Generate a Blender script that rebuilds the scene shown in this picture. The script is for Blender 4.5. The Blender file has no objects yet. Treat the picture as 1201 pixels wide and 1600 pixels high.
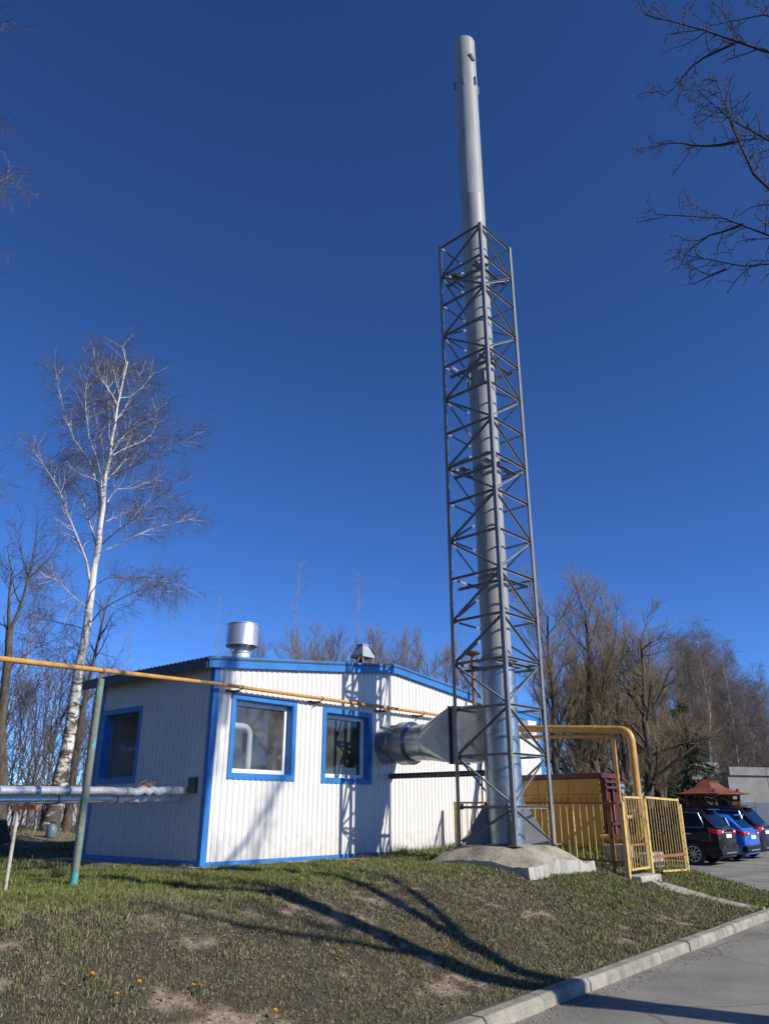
import bpy, math, random
import numpy as np
from mathutils import Vector, Matrix
sc = bpy.context.scene
COL = sc.collection
R = math.radians
random.seed(7)
# ------------------------------------------------------------------ camera
FPX, PITCH, CAMZ = 1190.0, R(21.4), 0.85            # focal length in photo pixels, upward tilt, height above the boiler-house ground
cam_d = bpy.data.cameras.new('camera'); cam = bpy.data.objects.new('camera', cam_d); COL.objects.link(cam)
cam_d.sensor_fit = 'VERTICAL'; cam_d.sensor_height = 36.0; cam_d.lens = 36.0 * FPX / 1600.0
cam_d.clip_start = 0.05; cam_d.clip_end = 3000
cam.location = (0, 0, CAMZ); cam.rotation_euler = (R(90) + PITCH, 0, 0)
sc.camera = cam
# ------------------------------------------------------------------ sky, sun, exposure
SUN_AZ, SUN_EL = 119.5, 31.0                        # degrees clockwise from +Y, degrees up
world = bpy.data.worlds.new('World'); sc.world = world; world.use_nodes = True
wn = world.node_tree; wn.nodes.clear()
sky = wn.nodes.new('ShaderNodeTexSky'); sky.sky_type = 'NISHITA'; sky.sun_disc = False
sky.sun_elevation = R(SUN_EL); sky.sun_rotation = R(SUN_AZ)
sky.altitude = 0; sky.air_density = 0.6; sky.dust_density = 0.0; sky.ozone_density = 10.0
bg = wn.nodes.new('ShaderNodeBackground'); bg.inputs[1].default_value = 0.124
wo = wn.nodes.new('ShaderNodeOutputWorld')
gam = wn.nodes.new('ShaderNodeGamma'); gam.inputs[1].default_value = 1.16
wn.links.new(sky.outputs[0], gam.inputs[0]); wn.links.new(gam.outputs[0], bg.inputs[0]); wn.links.new(bg.outputs[0], wo.inputs[0])
sun_d = bpy.data.lights.new('sun', 'SUN'); sun = bpy.data.objects.new('sun', sun_d); COL.objects.link(sun)
sun_d.energy = 5.0; sun_d.angle = R(0.53); sun_d.color = (1.0, 0.95, 0.87)
SUNV = Vector((math.sin(R(SUN_AZ)) * math.cos(R(SUN_EL)), math.cos(R(SUN_AZ)) * math.cos(R(SUN_EL)), math.sin(R(SUN_EL))))
sun.rotation_euler = SUNV.to_track_quat('Z', 'Y').to_euler(); sun.location = (20, -10, 25)
sc.view_settings.view_transform = 'Standard'; sc.view_settings.look = 'None'
sc.view_settings.exposure = 0.17; sc.view_settings.gamma = 1.0; sc.view_settings.use_curve_mapping = False
sc.cycles.max_bounces = 8; sc.cycles.transparent_max_bounces = 16

# ------------------------------------------------------------------ frames of reference
AZ = R(40.5)                                         # direction of the white wall
UX = np.array([math.sin(AZ), math.cos(AZ)]); NX = np.array([math.cos(AZ), -math.sin(AZ)])   # along the wall, outward
C0 = np.array([-2.906, 13.206])                      # the near corner of the boiler house
def W(s, n, z=0.0):                                  # s metres along the wall, n metres out from it
    p = C0 + s * UX + n * NX
    return Vector((p[0], p[1], z))
def SN(x, y):
    d0, d1 = x - C0[0], y - C0[1]
    return d0 * UX[0] + d1 * UX[1], d0 * NX[0] + d1 * NX[1]
def ray(px, py):
    x = (px - 600.5) / FPX; v = (800 - py) / FPX
    c, s = math.cos(PITCH), math.sin(PITCH)
    return x, c - v * s, s + v * c
def at(px, py, y):                                   # the point of the place seen at a photo pixel, y metres ahead
    r = ray(px, py); t = y / r[1]
    return Vector((r[0] * t, y, CAMZ + r[2] * t))
def bearing(px, py, d):                              # ground position at distance d
    r = ray(px, py); h = math.hypot(r[0], r[1])
    return r[0] / h * d, r[1] / h * d

# ------------------------------------------------------------------ noise and terrain
_rs = np.random.RandomState(3); _T = _rs.rand(256, 256)
def vnoise(x, y):
    x = np.asarray(x, float); y = np.asarray(y, float)
    xi = np.floor(x).astype(int); yi = np.floor(y).astype(int); fx = x - xi; fy = y - yi
    fx = fx * fx * (3 - 2 * fx); fy = fy * fy * (3 - 2 * fy)
    a = _T[xi % 256, yi % 256]; b = _T[(xi + 1) % 256, yi % 256]; c = _T[xi % 256, (yi + 1) % 256]; d = _T[(xi + 1) % 256, (yi + 1) % 256]
    return (a * (1 - fx) + b * fx) * (1 - fy) + (c * (1 - fx) + d * fx) * fy
def fbm(x, y, o=4):
    t = 0; a = 0.5; s = 0
    for i in range(o):
        t = t + a * vnoise(x * 2 ** i + 17.3 * i, y * 2 ** i + 9.1 * i); s += a; a *= 0.5
    return t / s
def sstep(a, b, x):
    t = np.clip((np.asarray(x, float) - a) / (b - a), 0, 1); return t * t * (3 - 2 * t)
ROADZ = -0.85; KERB_N = 6.30
def kerb_n(s): return 6.42 - 0.032 * s
DIAG_A, DIAG_B = np.array([10.8, 5.3]), np.array([16.5, 1.5])
_dd = (DIAG_B - DIAG_A) / np.linalg.norm(DIAG_B - DIAG_A); _dn = np.array([-_dd[1], _dd[0]])
def kerb_dist(s, n):                                 # metres inside the lawn from the kerb line
    d1 = kerb_n(s) - n
    d2 = -((s - DIAG_A[0]) * _dn[0] + (n - DIAG_A[1]) * _dn[1])
    k = 0.6                                          # rounded corner
    h = np.clip(0.5 + 0.5 * (d2 - d1) / k, 0, 1)
    d = d2 * (1 - h) + d1 * h - k * h * (1 - h)
    d3 = 17.2 - s                                    # the car park's straight side
    return np.minimum(d, np.maximum(d3, -1 + 0 * d))
def ground(s, n, rough=True):
    s = np.asarray(s, float); n = np.asarray(n, float)
    d = kerb_dist(s, n)
    top = -0.30 * sstep(9, 15, s)
    z = -0.75 + (top + 0.75) * sstep(0, 3.2, d)
    z = z + 0.33 * sstep(-8.5, -13, n) * sstep(9, 2, s)
    if rough:
        am = sstep(0.05, 0.8, d)
        z = z + am * (0.10 * (fbm(s * 0.8 + 5, n * 0.8, 3) - 0.5) * sstep(0.2, 1.2, n) + 0.03 * (fbm(s * 4, n * 4, 3) - 0.5))
    z = np.where(d < 0, -0.95, z)
    return z
def gz(s, n): return float(ground(np.array([s]), np.array([n]))[0])
def gxy(x, y):
    s, n = SN(x, y); return gz(s, n)
def dryness(s, n):                                   # 0 fresh green turf .. 1 dead grey-brown thatch
    d = kerb_dist(s, n)
    base = sstep(4.3, 1.5, d) * (1 - 0.62 * sstep(0.8, 5.0, s)) * (0.55 + 0.45 * sstep(-9, -4, s))
    x = base * 0.98 + 0.07 + 1.15 * (fbm(s * 0.7 + 3, n * 0.7 + 8, 4) - 0.5) + 0.85 * (fbm(s * 3.1, n * 3.1, 3) - 0.5)
    x = x - 0.35 * sstep(6.0, 9.0, s)
    return np.clip(x, 0, 1)
def bareness(s, n):
    f = 0.55 * fbm(s * 1.7 + 40, n * 1.7 + 11, 4) + 0.45 * fbm(s * 6.1 + 4, n * 6.1 + 21, 4)
    return np.clip(0.85 * sstep(0.585, 0.665, f) * sstep(0.45, 0.8, dryness(s, n)) + 0.5 * sstep(-7.5, -10.5, n) * sstep(9, 5, s), 0, 1)

# ------------------------------------------------------------------ materials
MATS = {}
def mat(name, col, rough=0.6, metal=0.0, var=0.0, scale=6.0, bump=0.0, bscale=40.0, col2=None, lo=0.35, hi=0.65, stretch=(1, 1, 1), spec=0.5, rvar=0.0, coat=0.0):
    if name in MATS: return MATS[name]
    m = bpy.data.materials.new(name); m.use_nodes = True; nt = m.node_tree; b = nt.nodes['Principled BSDF']
    b.inputs['Base Color'].default_value = (*col, 1); b.inputs['Roughness'].default_value = rough; b.inputs['Metallic'].default_value = metal
    b.inputs['Specular IOR Level'].default_value = spec
    if coat: b.inputs['Coat Weight'].default_value = coat; b.inputs['Coat Roughness'].default_value = 0.05
    tc = nt.nodes.new('ShaderNodeTexCoord'); mp = nt.nodes.new('ShaderNodeMapping'); mp.inputs['Scale'].default_value = stretch
    nt.links.new(tc.outputs['Object'], mp.inputs['Vector'])
    if var or col2 or rvar:
        nz = nt.nodes.new('ShaderNodeTexNoise'); nz.inputs['Scale'].default_value = scale; nz.inputs['Detail'].default_value = 7; nz.inputs['Roughness'].default_value = 0.62
        nt.links.new(mp.outputs[0], nz.inputs['Vector'])
        rp = nt.nodes.new('ShaderNodeValToRGB'); rp.color_ramp.elements[0].position = lo; rp.color_ramp.elements[1].position = hi
        c1 = tuple(c * (1 - var) for c in col); c2 = col2 or tuple(min(1, c * (1 + var)) for c in col)
        if col2 and not var: c1 = col
        rp.color_ramp.elements[0].color = (*c1, 1); rp.color_ramp.elements[1].color = (*c2, 1)
        nt.links.new(nz.outputs['Fac'], rp.inputs[0])
        if var or col2: nt.links.new(rp.outputs[0], b.inputs['Base Color'])
        if rvar:
            mr = nt.nodes.new('ShaderNodeMapRange'); mr.inputs['To Min'].default_value = rough - rvar; mr.inputs['To Max'].default_value = rough + rvar
            nt.links.new(nz.outputs['Fac'], mr.inputs['Value']); nt.links.new(mr.outputs[0], b.inputs['Roughness'])
    if bump:
        n2 = nt.nodes.new('ShaderNodeTexNoise'); n2.inputs['Scale'].default_value = bscale; n2.inputs['Detail'].default_value = 6
        nt.links.new(mp.outputs[0], n2.inputs['Vector'])
        bp = nt.nodes.new('ShaderNodeBump'); bp.inputs['Strength'].default_value = bump; bp.inputs['Distance'].default_value = 0.02
        nt.links.new(n2.outputs['Fac'], bp.inputs['Height']); nt.links.new(bp.outputs[0], b.inputs['Normal'])
    MATS[name] = m; return m
def galv(name, col, rough, scale=14.0, dent=0.0, con=1.0):
    m = mat(name, col, rough, 0.92, 0.0, spec=0.5); nt = m.node_tree; b = nt.nodes['Principled BSDF']
    tc = nt.nodes['Texture Coordinate']
    vo = nt.nodes.new('ShaderNodeTexVoronoi'); vo.inputs['Scale'].default_value = scale; nt.links.new(tc.outputs['Object'], vo.inputs['Vector'])
    nz = nt.nodes.new('ShaderNodeTexNoise'); nz.inputs['Scale'].default_value = 2.2; nz.inputs['Detail'].default_value = 6; nt.links.new(tc.outputs['Object'], nz.inputs['Vector'])
    mx = nt.nodes.new('ShaderNodeMix'); mx.data_type = 'RGBA'; mx.inputs[0].default_value = 0.5
    nt.links.new(vo.outputs['Color'], mx.inputs[6]); nt.links.new(nz.outputs['Color'], mx.inputs[7])
    bw = nt.nodes.new('ShaderNodeRGBToBW'); nt.links.new(mx.outputs[2], bw.inputs[0])
    rp = nt.nodes.new('ShaderNodeValToRGB'); rp.color_ramp.elements[0].position = 0.25; rp.color_ramp.elements[1].position = 0.75
    rp.color_ramp.elements[0].color = (*[c * (1 - 0.38 * con) for c in col], 1); rp.color_ramp.elements[1].color = (*[min(1, c * 1.15) for c in col], 1)
    nt.links.new(bw.outputs[0], rp.inputs[0]); nt.links.new(rp.outputs[0], b.inputs['Base Color'])
    mr = nt.nodes.new('ShaderNodeMapRange'); mr.inputs['To Min'].default_value = rough - 0.1 * con; mr.inputs['To Max'].default_value = rough + 0.14 * con
    nt.links.new(bw.outputs[0], mr.inputs['Value']); nt.links.new(mr.outputs[0], b.inputs['Roughness'])
    if dent:
        n3 = nt.nodes.new('ShaderNodeTexNoise'); n3.inputs['Scale'].default_value = 3.0; n3.inputs['Detail'].default_value = 2; nt.links.new(tc.outputs['Object'], n3.inputs['Vector'])
        bp = nt.nodes.new('ShaderNodeBump'); bp.inputs['Strength'].default_value = dent; bp.inputs['Distance'].default_value = 0.06
        nt.links.new(n3.outputs['Fac'], bp.inputs['Height']); nt.links.new(bp.outputs[0], b.inputs['Normal'])
    return m
M_WHITE = mat('white_sheet', (0.66, 0.64, 0.60), 0.42, var=0.045, scale=2.5, stretch=(3, 3, 0.5), rvar=0.08)
def muddy(m):
    nt = m.node_tree; b = nt.nodes['Principled BSDF']; tc = nt.nodes['Texture Coordinate']; src = b.inputs['Base Color'].links[0].from_socket
    sp = nt.nodes.new('ShaderNodeSeparateXYZ'); nt.links.new(tc.outputs['Object'], sp.inputs[0])
    nz = nt.nodes.new('ShaderNodeTexNoise'); nz.inputs['Scale'].default_value = 5.5; nz.inputs['Detail'].default_value = 8; nz.inputs['Roughness'].default_value = 0.7; nt.links.new(tc.outputs['Object'], nz.inputs[0])
    mr = nt.nodes.new('ShaderNodeMapRange'); mr.inputs['From Min'].default_value = 0.0; mr.inputs['From Max'].default_value = 0.75; mr.inputs['To Min'].default_value = 0.30; mr.inputs['To Max'].default_value = -0.12; nt.links.new(sp.outputs['Z'], mr.inputs['Value'])
    ad = nt.nodes.new('ShaderNodeMath'); nt.links.new(nz.outputs['Fac'], ad.inputs[0]); nt.links.new(mr.outputs[0], ad.inputs[1])
    rp = nt.nodes.new('ShaderNodeMapRange'); rp.inputs['From Min'].default_value = 0.56; rp.inputs['From Max'].default_value = 0.92; rp.inputs['To Max'].default_value = 0.38; nt.links.new(ad.outputs[0], rp.inputs['Value'])
    mx = nt.nodes.new('ShaderNodeMix'); mx.data_type = 'RGBA'; mx.inputs[7].default_value = (0.25, 0.20, 0.14, 1); nt.links.new(rp.outputs[0], mx.inputs[0]); nt.links.new(src, mx.inputs[6]); nt.links.new(mx.outputs[2], b.inputs['Base Color'])
muddy(M_WHITE)
M_BLUE = mat('blue_sheet', (0.028, 0.175, 0.47), 0.40, var=0.12, scale=3.0, rvar=0.08)
M_ROOF = mat('roof_sheet', (0.05, 0.065, 0.09), 0.5, var=0.2, scale=3)
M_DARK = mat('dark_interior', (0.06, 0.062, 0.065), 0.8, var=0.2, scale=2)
M_PVC = mat('window_plastic', (0.80, 0.80, 0.79), 0.35, var=0.03)
M_STEEL = mat('tower_paint', (0.185, 0.185, 0.19), 0.5, var=0.14, scale=5, bump=0.08, bscale=60)
M_STACK = mat('chimney_paint', (0.29, 0.29, 0.28), 0.52, var=0.12, scale=2.2, stretch=(2.5, 2.5, 0.4), rvar=0.08)
M_GALV = galv('galvanised_sheet', (0.36, 0.42, 0.46), 0.38, 20, 0.05, 0.5)
M_DUCT = galv('duct_sheet', (0.35, 0.36, 0.345), 0.29, 16, 0.16, 0.16)
M_FOIL = galv('foil_wrap', (0.88, 0.89, 0.90), 0.33, 30, 0.30, 0.5); M_FOIL.node_tree.nodes['Principled BSDF'].inputs['Metallic'].default_value = 0.68
M_BLACK = mat('black_rubber', (0.012, 0.012, 0.013), 0.7)
M_RUST = mat('rusty_steel', (0.17, 0.055, 0.02), 0.85, col2=(0.34, 0.16, 0.06), var=0.0001, scale=9, bump=0.4)
M_YPIPE = mat('yellow_pipe_paint', (0.56, 0.31, 0.075), 0.45, col2=(0.40, 0.18, 0.04), var=0.0001, scale=5, lo=0.4, hi=0.75, bump=0.1)
M_YFENCE = mat('yellow_fence_paint', (0.60, 0.42, 0.13), 0.55, col2=(0.20, 0.09, 0.035), var=0.0001, scale=13, lo=0.52, hi=0.68, bump=0.3)
M_CAB = mat('ochre_cabinet_paint', (0.50, 0.25, 0.035), 0.5, var=0.10, scale=2)
M_MAROON = mat('maroon_paint', (0.085, 0.013, 0.016), 0.5, var=0.25, scale=5)
M_LETTER = mat('faded_brown_letter', (0.27, 0.125, 0.022), 0.7, var=0.2, scale=30)
M_GPOLE = mat('flaking_green_paint', (0.16, 0.18, 0.15), 0.7, col2=(0.09, 0.36, 0.30), var=0.0001, scale=9, lo=0.57, hi=0.62, bump=0.5, stretch=(1, 1, 0.6))
M_TEAL = mat('teal_paint', (0.05, 0.32, 0.29), 0.6, var=0.25, scale=18, bump=0.3)
M_CONC = mat('concrete', (0.40, 0.38, 0.33), 0.9, var=0.28, scale=3.5, bump=0.7, bscale=22)
M_CONC_D = mat('stained_concrete', (0.36, 0.32, 0.24), 0.95, col2=(0.15, 0.13, 0.09), var=0.0001, scale=3.0, lo=0.42, hi=0.7, bump=0.8, bscale=18)
M_LIME = mat('limewashed_concrete', (0.44, 0.42, 0.37), 0.9, col2=(0.13, 0.12, 0.09), var=0.0001, scale=4.0, lo=0.45, hi=0.72, bump=0.7, stretch=(3, 3, 0.5))
M_KERB = mat('kerb_concrete', (0.275, 0.25, 0.20), 0.92, var=0.32, scale=4, bump=0.6, bscale=60)
M_PAVE = mat('paving_concrete', (0.30, 0.27, 0.23), 0.95, var=0.3, scale=5, bump=0.6)
M_PLASTIC = mat('grey_green_box', (0.03, 0.06, 0.045), 0.5)
M_BARK = mat('dark_bark', (0.085, 0.068, 0.052), 0.95, var=0.45, scale=7, bump=0.9, bscale=14, stretch=(2, 2, 0.5))
M_TWIG = mat('brown_twig', (0.105, 0.080, 0.062), 0.85, var=0.25, scale=3)
M_TWIGD = mat('dark_twig', (0.045, 0.036, 0.030), 0.85, var=0.25, scale=3)
M_OLIVE = mat('olive_twig', (0.215, 0.155, 0.080), 0.85, var=0.3, scale=2)
M_SAP = mat('sapling_bark', (0.27, 0.24, 0.20), 0.8, var=0.25, scale=4)
M_PALE = mat('pale_limb', (0.50, 0.47, 0.42), 0.8, var=0.25, scale=4)
M_GROVE = mat('grove_twig', (0.16, 0.115, 0.088), 0.85, var=0.25, scale=0.6); M_GROVE_LIMB = mat('grove_limb', (0.30, 0.26, 0.22), 0.85, var=0.35, scale=1.5)
M_BUD = mat('opening_bud', (0.13, 0.12, 0.04), 0.7, var=0.3, scale=9)
def birch_bark():
    m = mat('birch_bark', (0.62, 0.59, 0.54), 0.8, bump=0.5, bscale=16); nt = m.node_tree; b = nt.nodes['Principled BSDF']; tc = nt.nodes['Texture Coordinate']
    mp = nt.nodes.new('ShaderNodeMapping'); mp.inputs['Scale'].default_value = (1.6, 1.6, 3.6); nt.links.new(tc.outputs['Object'], mp.inputs[0])
    nz = nt.nodes.new('ShaderNodeTexNoise'); nz.inputs['Scale'].default_value = 1.5; nz.inputs['Detail'].default_value = 8; nz.inputs['Roughness'].default_value = 0.7; nt.links.new(mp.outputs[0], nz.inputs['Vector'])
    sp = nt.nodes.new('ShaderNodeSeparateXYZ'); nt.links.new(tc.outputs['Object'], sp.inputs[0])
    mr = nt.nodes.new('ShaderNodeMapRange'); mr.inputs['From Min'].default_value = 0.0; mr.inputs['From Max'].default_value = 7.0; mr.inputs['To Min'].default_value = 0.16; mr.inputs['To Max'].default_value = -0.10
    nt.links.new(sp.outputs['Z'], mr.inputs['Value'])
    ad = nt.nodes.new('ShaderNodeMath'); ad.operation = 'ADD'; nt.links.new(nz.outputs['Fac'], ad.inputs[0]); nt.links.new(mr.outputs[0], ad.inputs[1])
    rp = nt.nodes.new('ShaderNodeValToRGB'); rp.color_ramp.elements[0].position = 0.50; rp.color_ramp.elements[1].position = 0.60
    rp.color_ramp.elements[0].color = (0.66, 0.62, 0.55, 1); rp.color_ramp.elements[1].color = (0.07, 0.055, 0.045, 1)
    nt.links.new(ad.outputs[0], rp.inputs[0]); nt.links.new(rp.outputs[0], b.inputs['Base Color']); return m
M_BIRCH = birch_bark()
def glass(name, tint, f0, dust=0.0):
    m = bpy.data.materials.new(name); m.use_nodes = True; nt = m.node_tree; nt.nodes.clear()
    o = nt.nodes.new('ShaderNodeOutputMaterial'); mx = nt.nodes.new('ShaderNodeMixShader'); lw = nt.nodes.new('ShaderNodeLayerWeight'); lw.inputs[0].default_value = 0.5
    tr = nt.nodes.new('ShaderNodeBsdfTransparent'); tr.inputs[0].default_value = (*tint, 1); gl = nt.nodes.new('ShaderNodeBsdfGlossy'); gl.inputs['Roughness'].default_value = 0.01
    pw = nt.nodes.new('ShaderNodeMath'); pw.operation = 'POWER'; pw.inputs[1].default_value = 5.0; nt.links.new(lw.outputs['Facing'], pw.inputs[0])
    mr = nt.nodes.new('ShaderNodeMapRange'); mr.inputs['To Min'].default_value = f0; mr.inputs['To Max'].default_value = 1.0; nt.links.new(pw.outputs[0], mr.inputs['Value'])
    nt.links.new(mr.outputs[0], mx.inputs[0]); nt.links.new(tr.outputs[0], mx.inputs[1]); nt.links.new(gl.outputs[0], mx.inputs[2])
    df = nt.nodes.new('ShaderNodeBsdfDiffuse'); df.inputs[0].default_value = (0.55, 0.55, 0.52, 1); m2 = nt.nodes.new('ShaderNodeMixShader'); tc = nt.nodes.new('ShaderNodeTexCoord')
    nz = nt.nodes.new('ShaderNodeTexNoise'); nz.inputs['Scale'].default_value = 3.0; nz.inputs['Detail'].default_value = 6; nt.links.new(tc.outputs['Object'], nz.inputs[0])
    dr = nt.nodes.new('ShaderNodeMapRange'); dr.inputs['From Min'].default_value = 0.35; dr.inputs['From Max'].default_value = 0.7; dr.inputs['To Min'].default_value = dust * 0.5; dr.inputs['To Max'].default_value = dust * 1.5; nt.links.new(nz.outputs['Fac'], dr.inputs['Value'])
    bp = nt.nodes.new('ShaderNodeBump'); bp.inputs['Strength'].default_value = 0.02; bp.inputs['Distance'].default_value = 0.1; nt.links.new(nz.outputs['Fac'], bp.inputs['Height']); nt.links.new(bp.outputs[0], gl.inputs['Normal'])
    nt.links.new(dr.outputs[0], m2.inputs[0]); nt.links.new(mx.outputs[0], m2.inputs[1]); nt.links.new(df.outputs[0], m2.inputs[2]); nt.links.new(m2.outputs[0], o.inputs[0]); return m
M_GLASS = glass('window_glass', (0.66, 0.70, 0.70), 0.085, 0.11)
M_CARGLASS = glass('car_glass', (0.05, 0.055, 0.06), 0.05)

# ------------------------------------------------------------------ mesh builder
ORIGIN = {}
class MB:
    def __init__(s): s.v = []; s.f = []; s.m = []
    def add(s, vs, fs, mi=0):
        b = len(s.v); s.v += [tuple(v) for v in vs]; s.f += [tuple(b + i for i in f) for f in fs]; s.m += [mi] * len(fs); return s
    def box(s, c, sz, ax=None, mi=0):                # ax: three axes, default world
        X, Y, Z = ax or (Vector((1, 0, 0)), Vector((0, 1, 0)), Vector((0, 0, 1)))
        c = Vector(c); hx, hy, hz = sz[0] / 2, sz[1] / 2, sz[2] / 2
        vs = [c + X * (i * hx) + Y * (j * hy) + Z * (k * hz) for k in (-1, 1) for j in (-1, 1) for i in (-1, 1)]
        return s.add(vs, [(0, 2, 3, 1), (4, 5, 7, 6), (0, 1, 5, 4), (2, 6, 7, 3), (0, 4, 6, 2), (1, 3, 7, 5)], mi)
    def wbox(s, s0, s1, n0, n1, z0, z1, mi=0):       # box in the wall's frame
        return s.box(W((s0 + s1) / 2, (n0 + n1) / 2, (z0 + z1) / 2), (abs(s1 - s0), abs(n1 - n0), abs(z1 - z0)), WAX, mi)
    def beam(s, p, q, w, h, up=Vector((0, 0, 1)), mi=0):
        p, q = Vector(p), Vector(q); d = (q - p); L = d.length; d.normalize()
        x = d.cross(up)
        if x.length < 1e-4: x = d.cross(Vector((1, 0, 0)))
        x.normalize(); y = x.cross(d)
        return s.box((p + q) / 2, (w, h, L), (x, y, d), mi)
    def angle(s, p, q, w, a, b, t=0.007):            # L-section: legs along a and b
        p, q = Vector(p), Vector(q); d = (q - p).normalized()
        a = Vector(a); a = (a - d * a.dot(d)).normalized(); b = Vector(b); b = b - d * b.dot(d); b = (b - a * b.dot(a)).normalized()
        L = (q - p).length; c = (p + q) / 2
        s.box(c + a * (w / 2) + b * (t / 2), (w, t, L), (a, b, d)); s.box(c + a * (t / 2) + b * (w / 2 + t / 2), (t, w - t, L), (a, b, d)); return s
    def tube(s, pts, r, k=10, mi=0, caps=True):
        pts = [Vector(p) for p in pts]; rr = r if isinstance(r, (list, tuple)) else [r] * len(pts); b = len(s.v); n = len(pts); ref = None
        for i, p in enumerate(pts):
            t = (pts[min(i + 1, n - 1)] - pts[max(i - 1, 0)]).normalized()
            if ref is None: ref = t.orthogonal().normalized()
            ref = (ref - t * ref.dot(t)).normalized(); bn = t.cross(ref)
            s.v += [tuple(p + (ref * math.cos(2 * math.pi * j / k) + bn * math.sin(2 * math.pi * j / k)) * rr[i]) for j in range(k)]
        for i in range(n - 1):
            for j in range(k):
                s.f.append((b + i * k + j, b + i * k + (j + 1) % k, b + (i + 1) * k + (j + 1) % k, b + (i + 1) * k + j)); s.m.append(mi)
        if caps:
            s.f.append(tuple(b + j for j in reversed(range(k)))); s.f.append(tuple(b + (n - 1) * k + j for j in range(k))); s.m += [mi, mi]
        return s
    def lathe(s, c, prof, k=28, axis=None, mi=0, closed=False):     # prof: (radius, height) pairs
        c = Vector(c); b = len(s.v); Z = Vector(axis).normalized() if axis is not None else Vector((0, 0, 1)); X = Z.orthogonal().normalized(); Y = Z.cross(X)
        for r, h in prof: s.v += [tuple(c + Z * h + (X * math.cos(2 * math.pi * j / k) + Y * math.sin(2 * math.pi * j / k)) * r) for j in range(k)]
        n = len(prof)
        for i in range(n if closed else n - 1):
            for j in range(k):
                i2 = (i + 1) % n
                s.f.append((b + i * k + j, b + i * k + (j + 1) % k, b + i2 * k + (j + 1) % k, b + i2 * k + j)); s.m.append(mi)
        return s
    def prism(s, poly, d, mi=0):                     # polygon of 3D points pushed along d
        d = Vector(d); n = len(poly); vs = [Vector(p) for p in poly]; vs2 = [p + d for p in vs]
        fs = [tuple(reversed(range(n))), tuple(n + i for i in range(n))] + [(i, (i + 1) % n, n + (i + 1) % n, n + i) for i in range(n)]
        return s.add(vs + vs2, fs, mi)
    def build(s, name, mats, parent=None, loc=None, smooth=None, bevel=0.0, fix=True):
        me = bpy.data.meshes.new(name)
        if parent is not None: org = ORIGIN[parent.name]
        elif loc is not None: org = Vector(loc)
        else:
            a = np.array(s.v); org = Vector(((a[:, 0].min() + a[:, 0].max()) / 2, (a[:, 1].min() + a[:, 1].max()) / 2, a[:, 2].min()))
        me.from_pydata([(v[0] - org[0], v[1] - org[1], v[2] - org[2]) for v in s.v], [], s.f)
        for m in (mats if isinstance(mats, (list, tuple)) else [mats]): me.materials.append(m)
        me.polygons.foreach_set('material_index', s.m)
        if fix:
            import bmesh
            bm = bmesh.new(); bm.from_mesh(me); bmesh.ops.recalc_face_normals(bm, faces=bm.faces); bm.to_mesh(me); bm.free()
        me.update()
        o = bpy.data.objects.new(name, me); COL.objects.link(o)
        if parent is not None: o.parent = parent
        else: o.location = org
        ORIGIN[o.name] = org
        if smooth is not None: shade(me, smooth)
        if bevel:
            bv = o.modifiers.new('bevel', 'BEVEL'); bv.width = bevel; bv.segments = 2; bv.limit_method = 'ANGLE'; bv.angle_limit = R(40)
        return o
WAX = (Vector((UX[0], UX[1], 0)), Vector((NX[0], NX[1], 0)), Vector((0, 0, 1)))
VU, VN, VZ = WAX
def shade(me, ang):
    me.polygons.foreach_set('use_smooth', [True] * len(me.polygons))
    me.set_sharp_from_angle(angle=R(ang))
def empty(name, loc):
    o = bpy.data.objects.new(name, None); COL.objects.link(o); o.location = loc; o.empty_display_size = 0.2; ORIGIN[o.name] = Vector(loc); return o
def tag(o, label=None, cat=None, group=None, kind=None):
    if label: o['label'] = label
    if cat: o['category'] = cat
    if group: o['group'] = group
    if kind: o['kind'] = kind
    return o
def copy_tree(o, parent=None):
    c = o.copy(); COL.objects.link(c)
    if parent is not None: c.parent = parent
    for ch in list(o.children): copy_tree(ch, c)
    return c

# ================================================================== GROUND
def grid_obj(name, ss, ns, zf, m, attrs=None):
    S, N = np.meshgrid(ss, ns, indexing='ij'); Z = zf(S, N)
    X = C0[0] + S * UX[0] + N * NX[0]; Y = C0[1] + S * UX[1] + N * NX[1]
    co = np.stack([X, Y, Z], -1).reshape(-1, 3); a, b = S.shape
    idx = np.arange(a * b).reshape(a, b)
    q = np.stack([idx[:-1, :-1], idx[1:, :-1], idx[1:, 1:], idx[:-1, 1:]], -1).reshape(-1, 4)[:, ::-1]
    me = bpy.data.meshes.new(name); me.from_pydata(co.tolist(), [], q.tolist())
    for nm, fn in (attrs or {}).items():
        at_ = me.attributes.new(nm, 'FLOAT', 'POINT'); at_.data.foreach_set('value', fn(S, N).reshape(-1).astype(np.float32))
    me.materials.append(m); me.polygons.foreach_set('use_smooth', [True] * len(me.polygons)); me.update()
    o = bpy.data.objects.new(name, me); COL.objects.link(o); return o
def nt_attr(nt, name):
    a = nt.nodes.new('ShaderNodeAttribute'); a.attribute_name = name; return a
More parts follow.
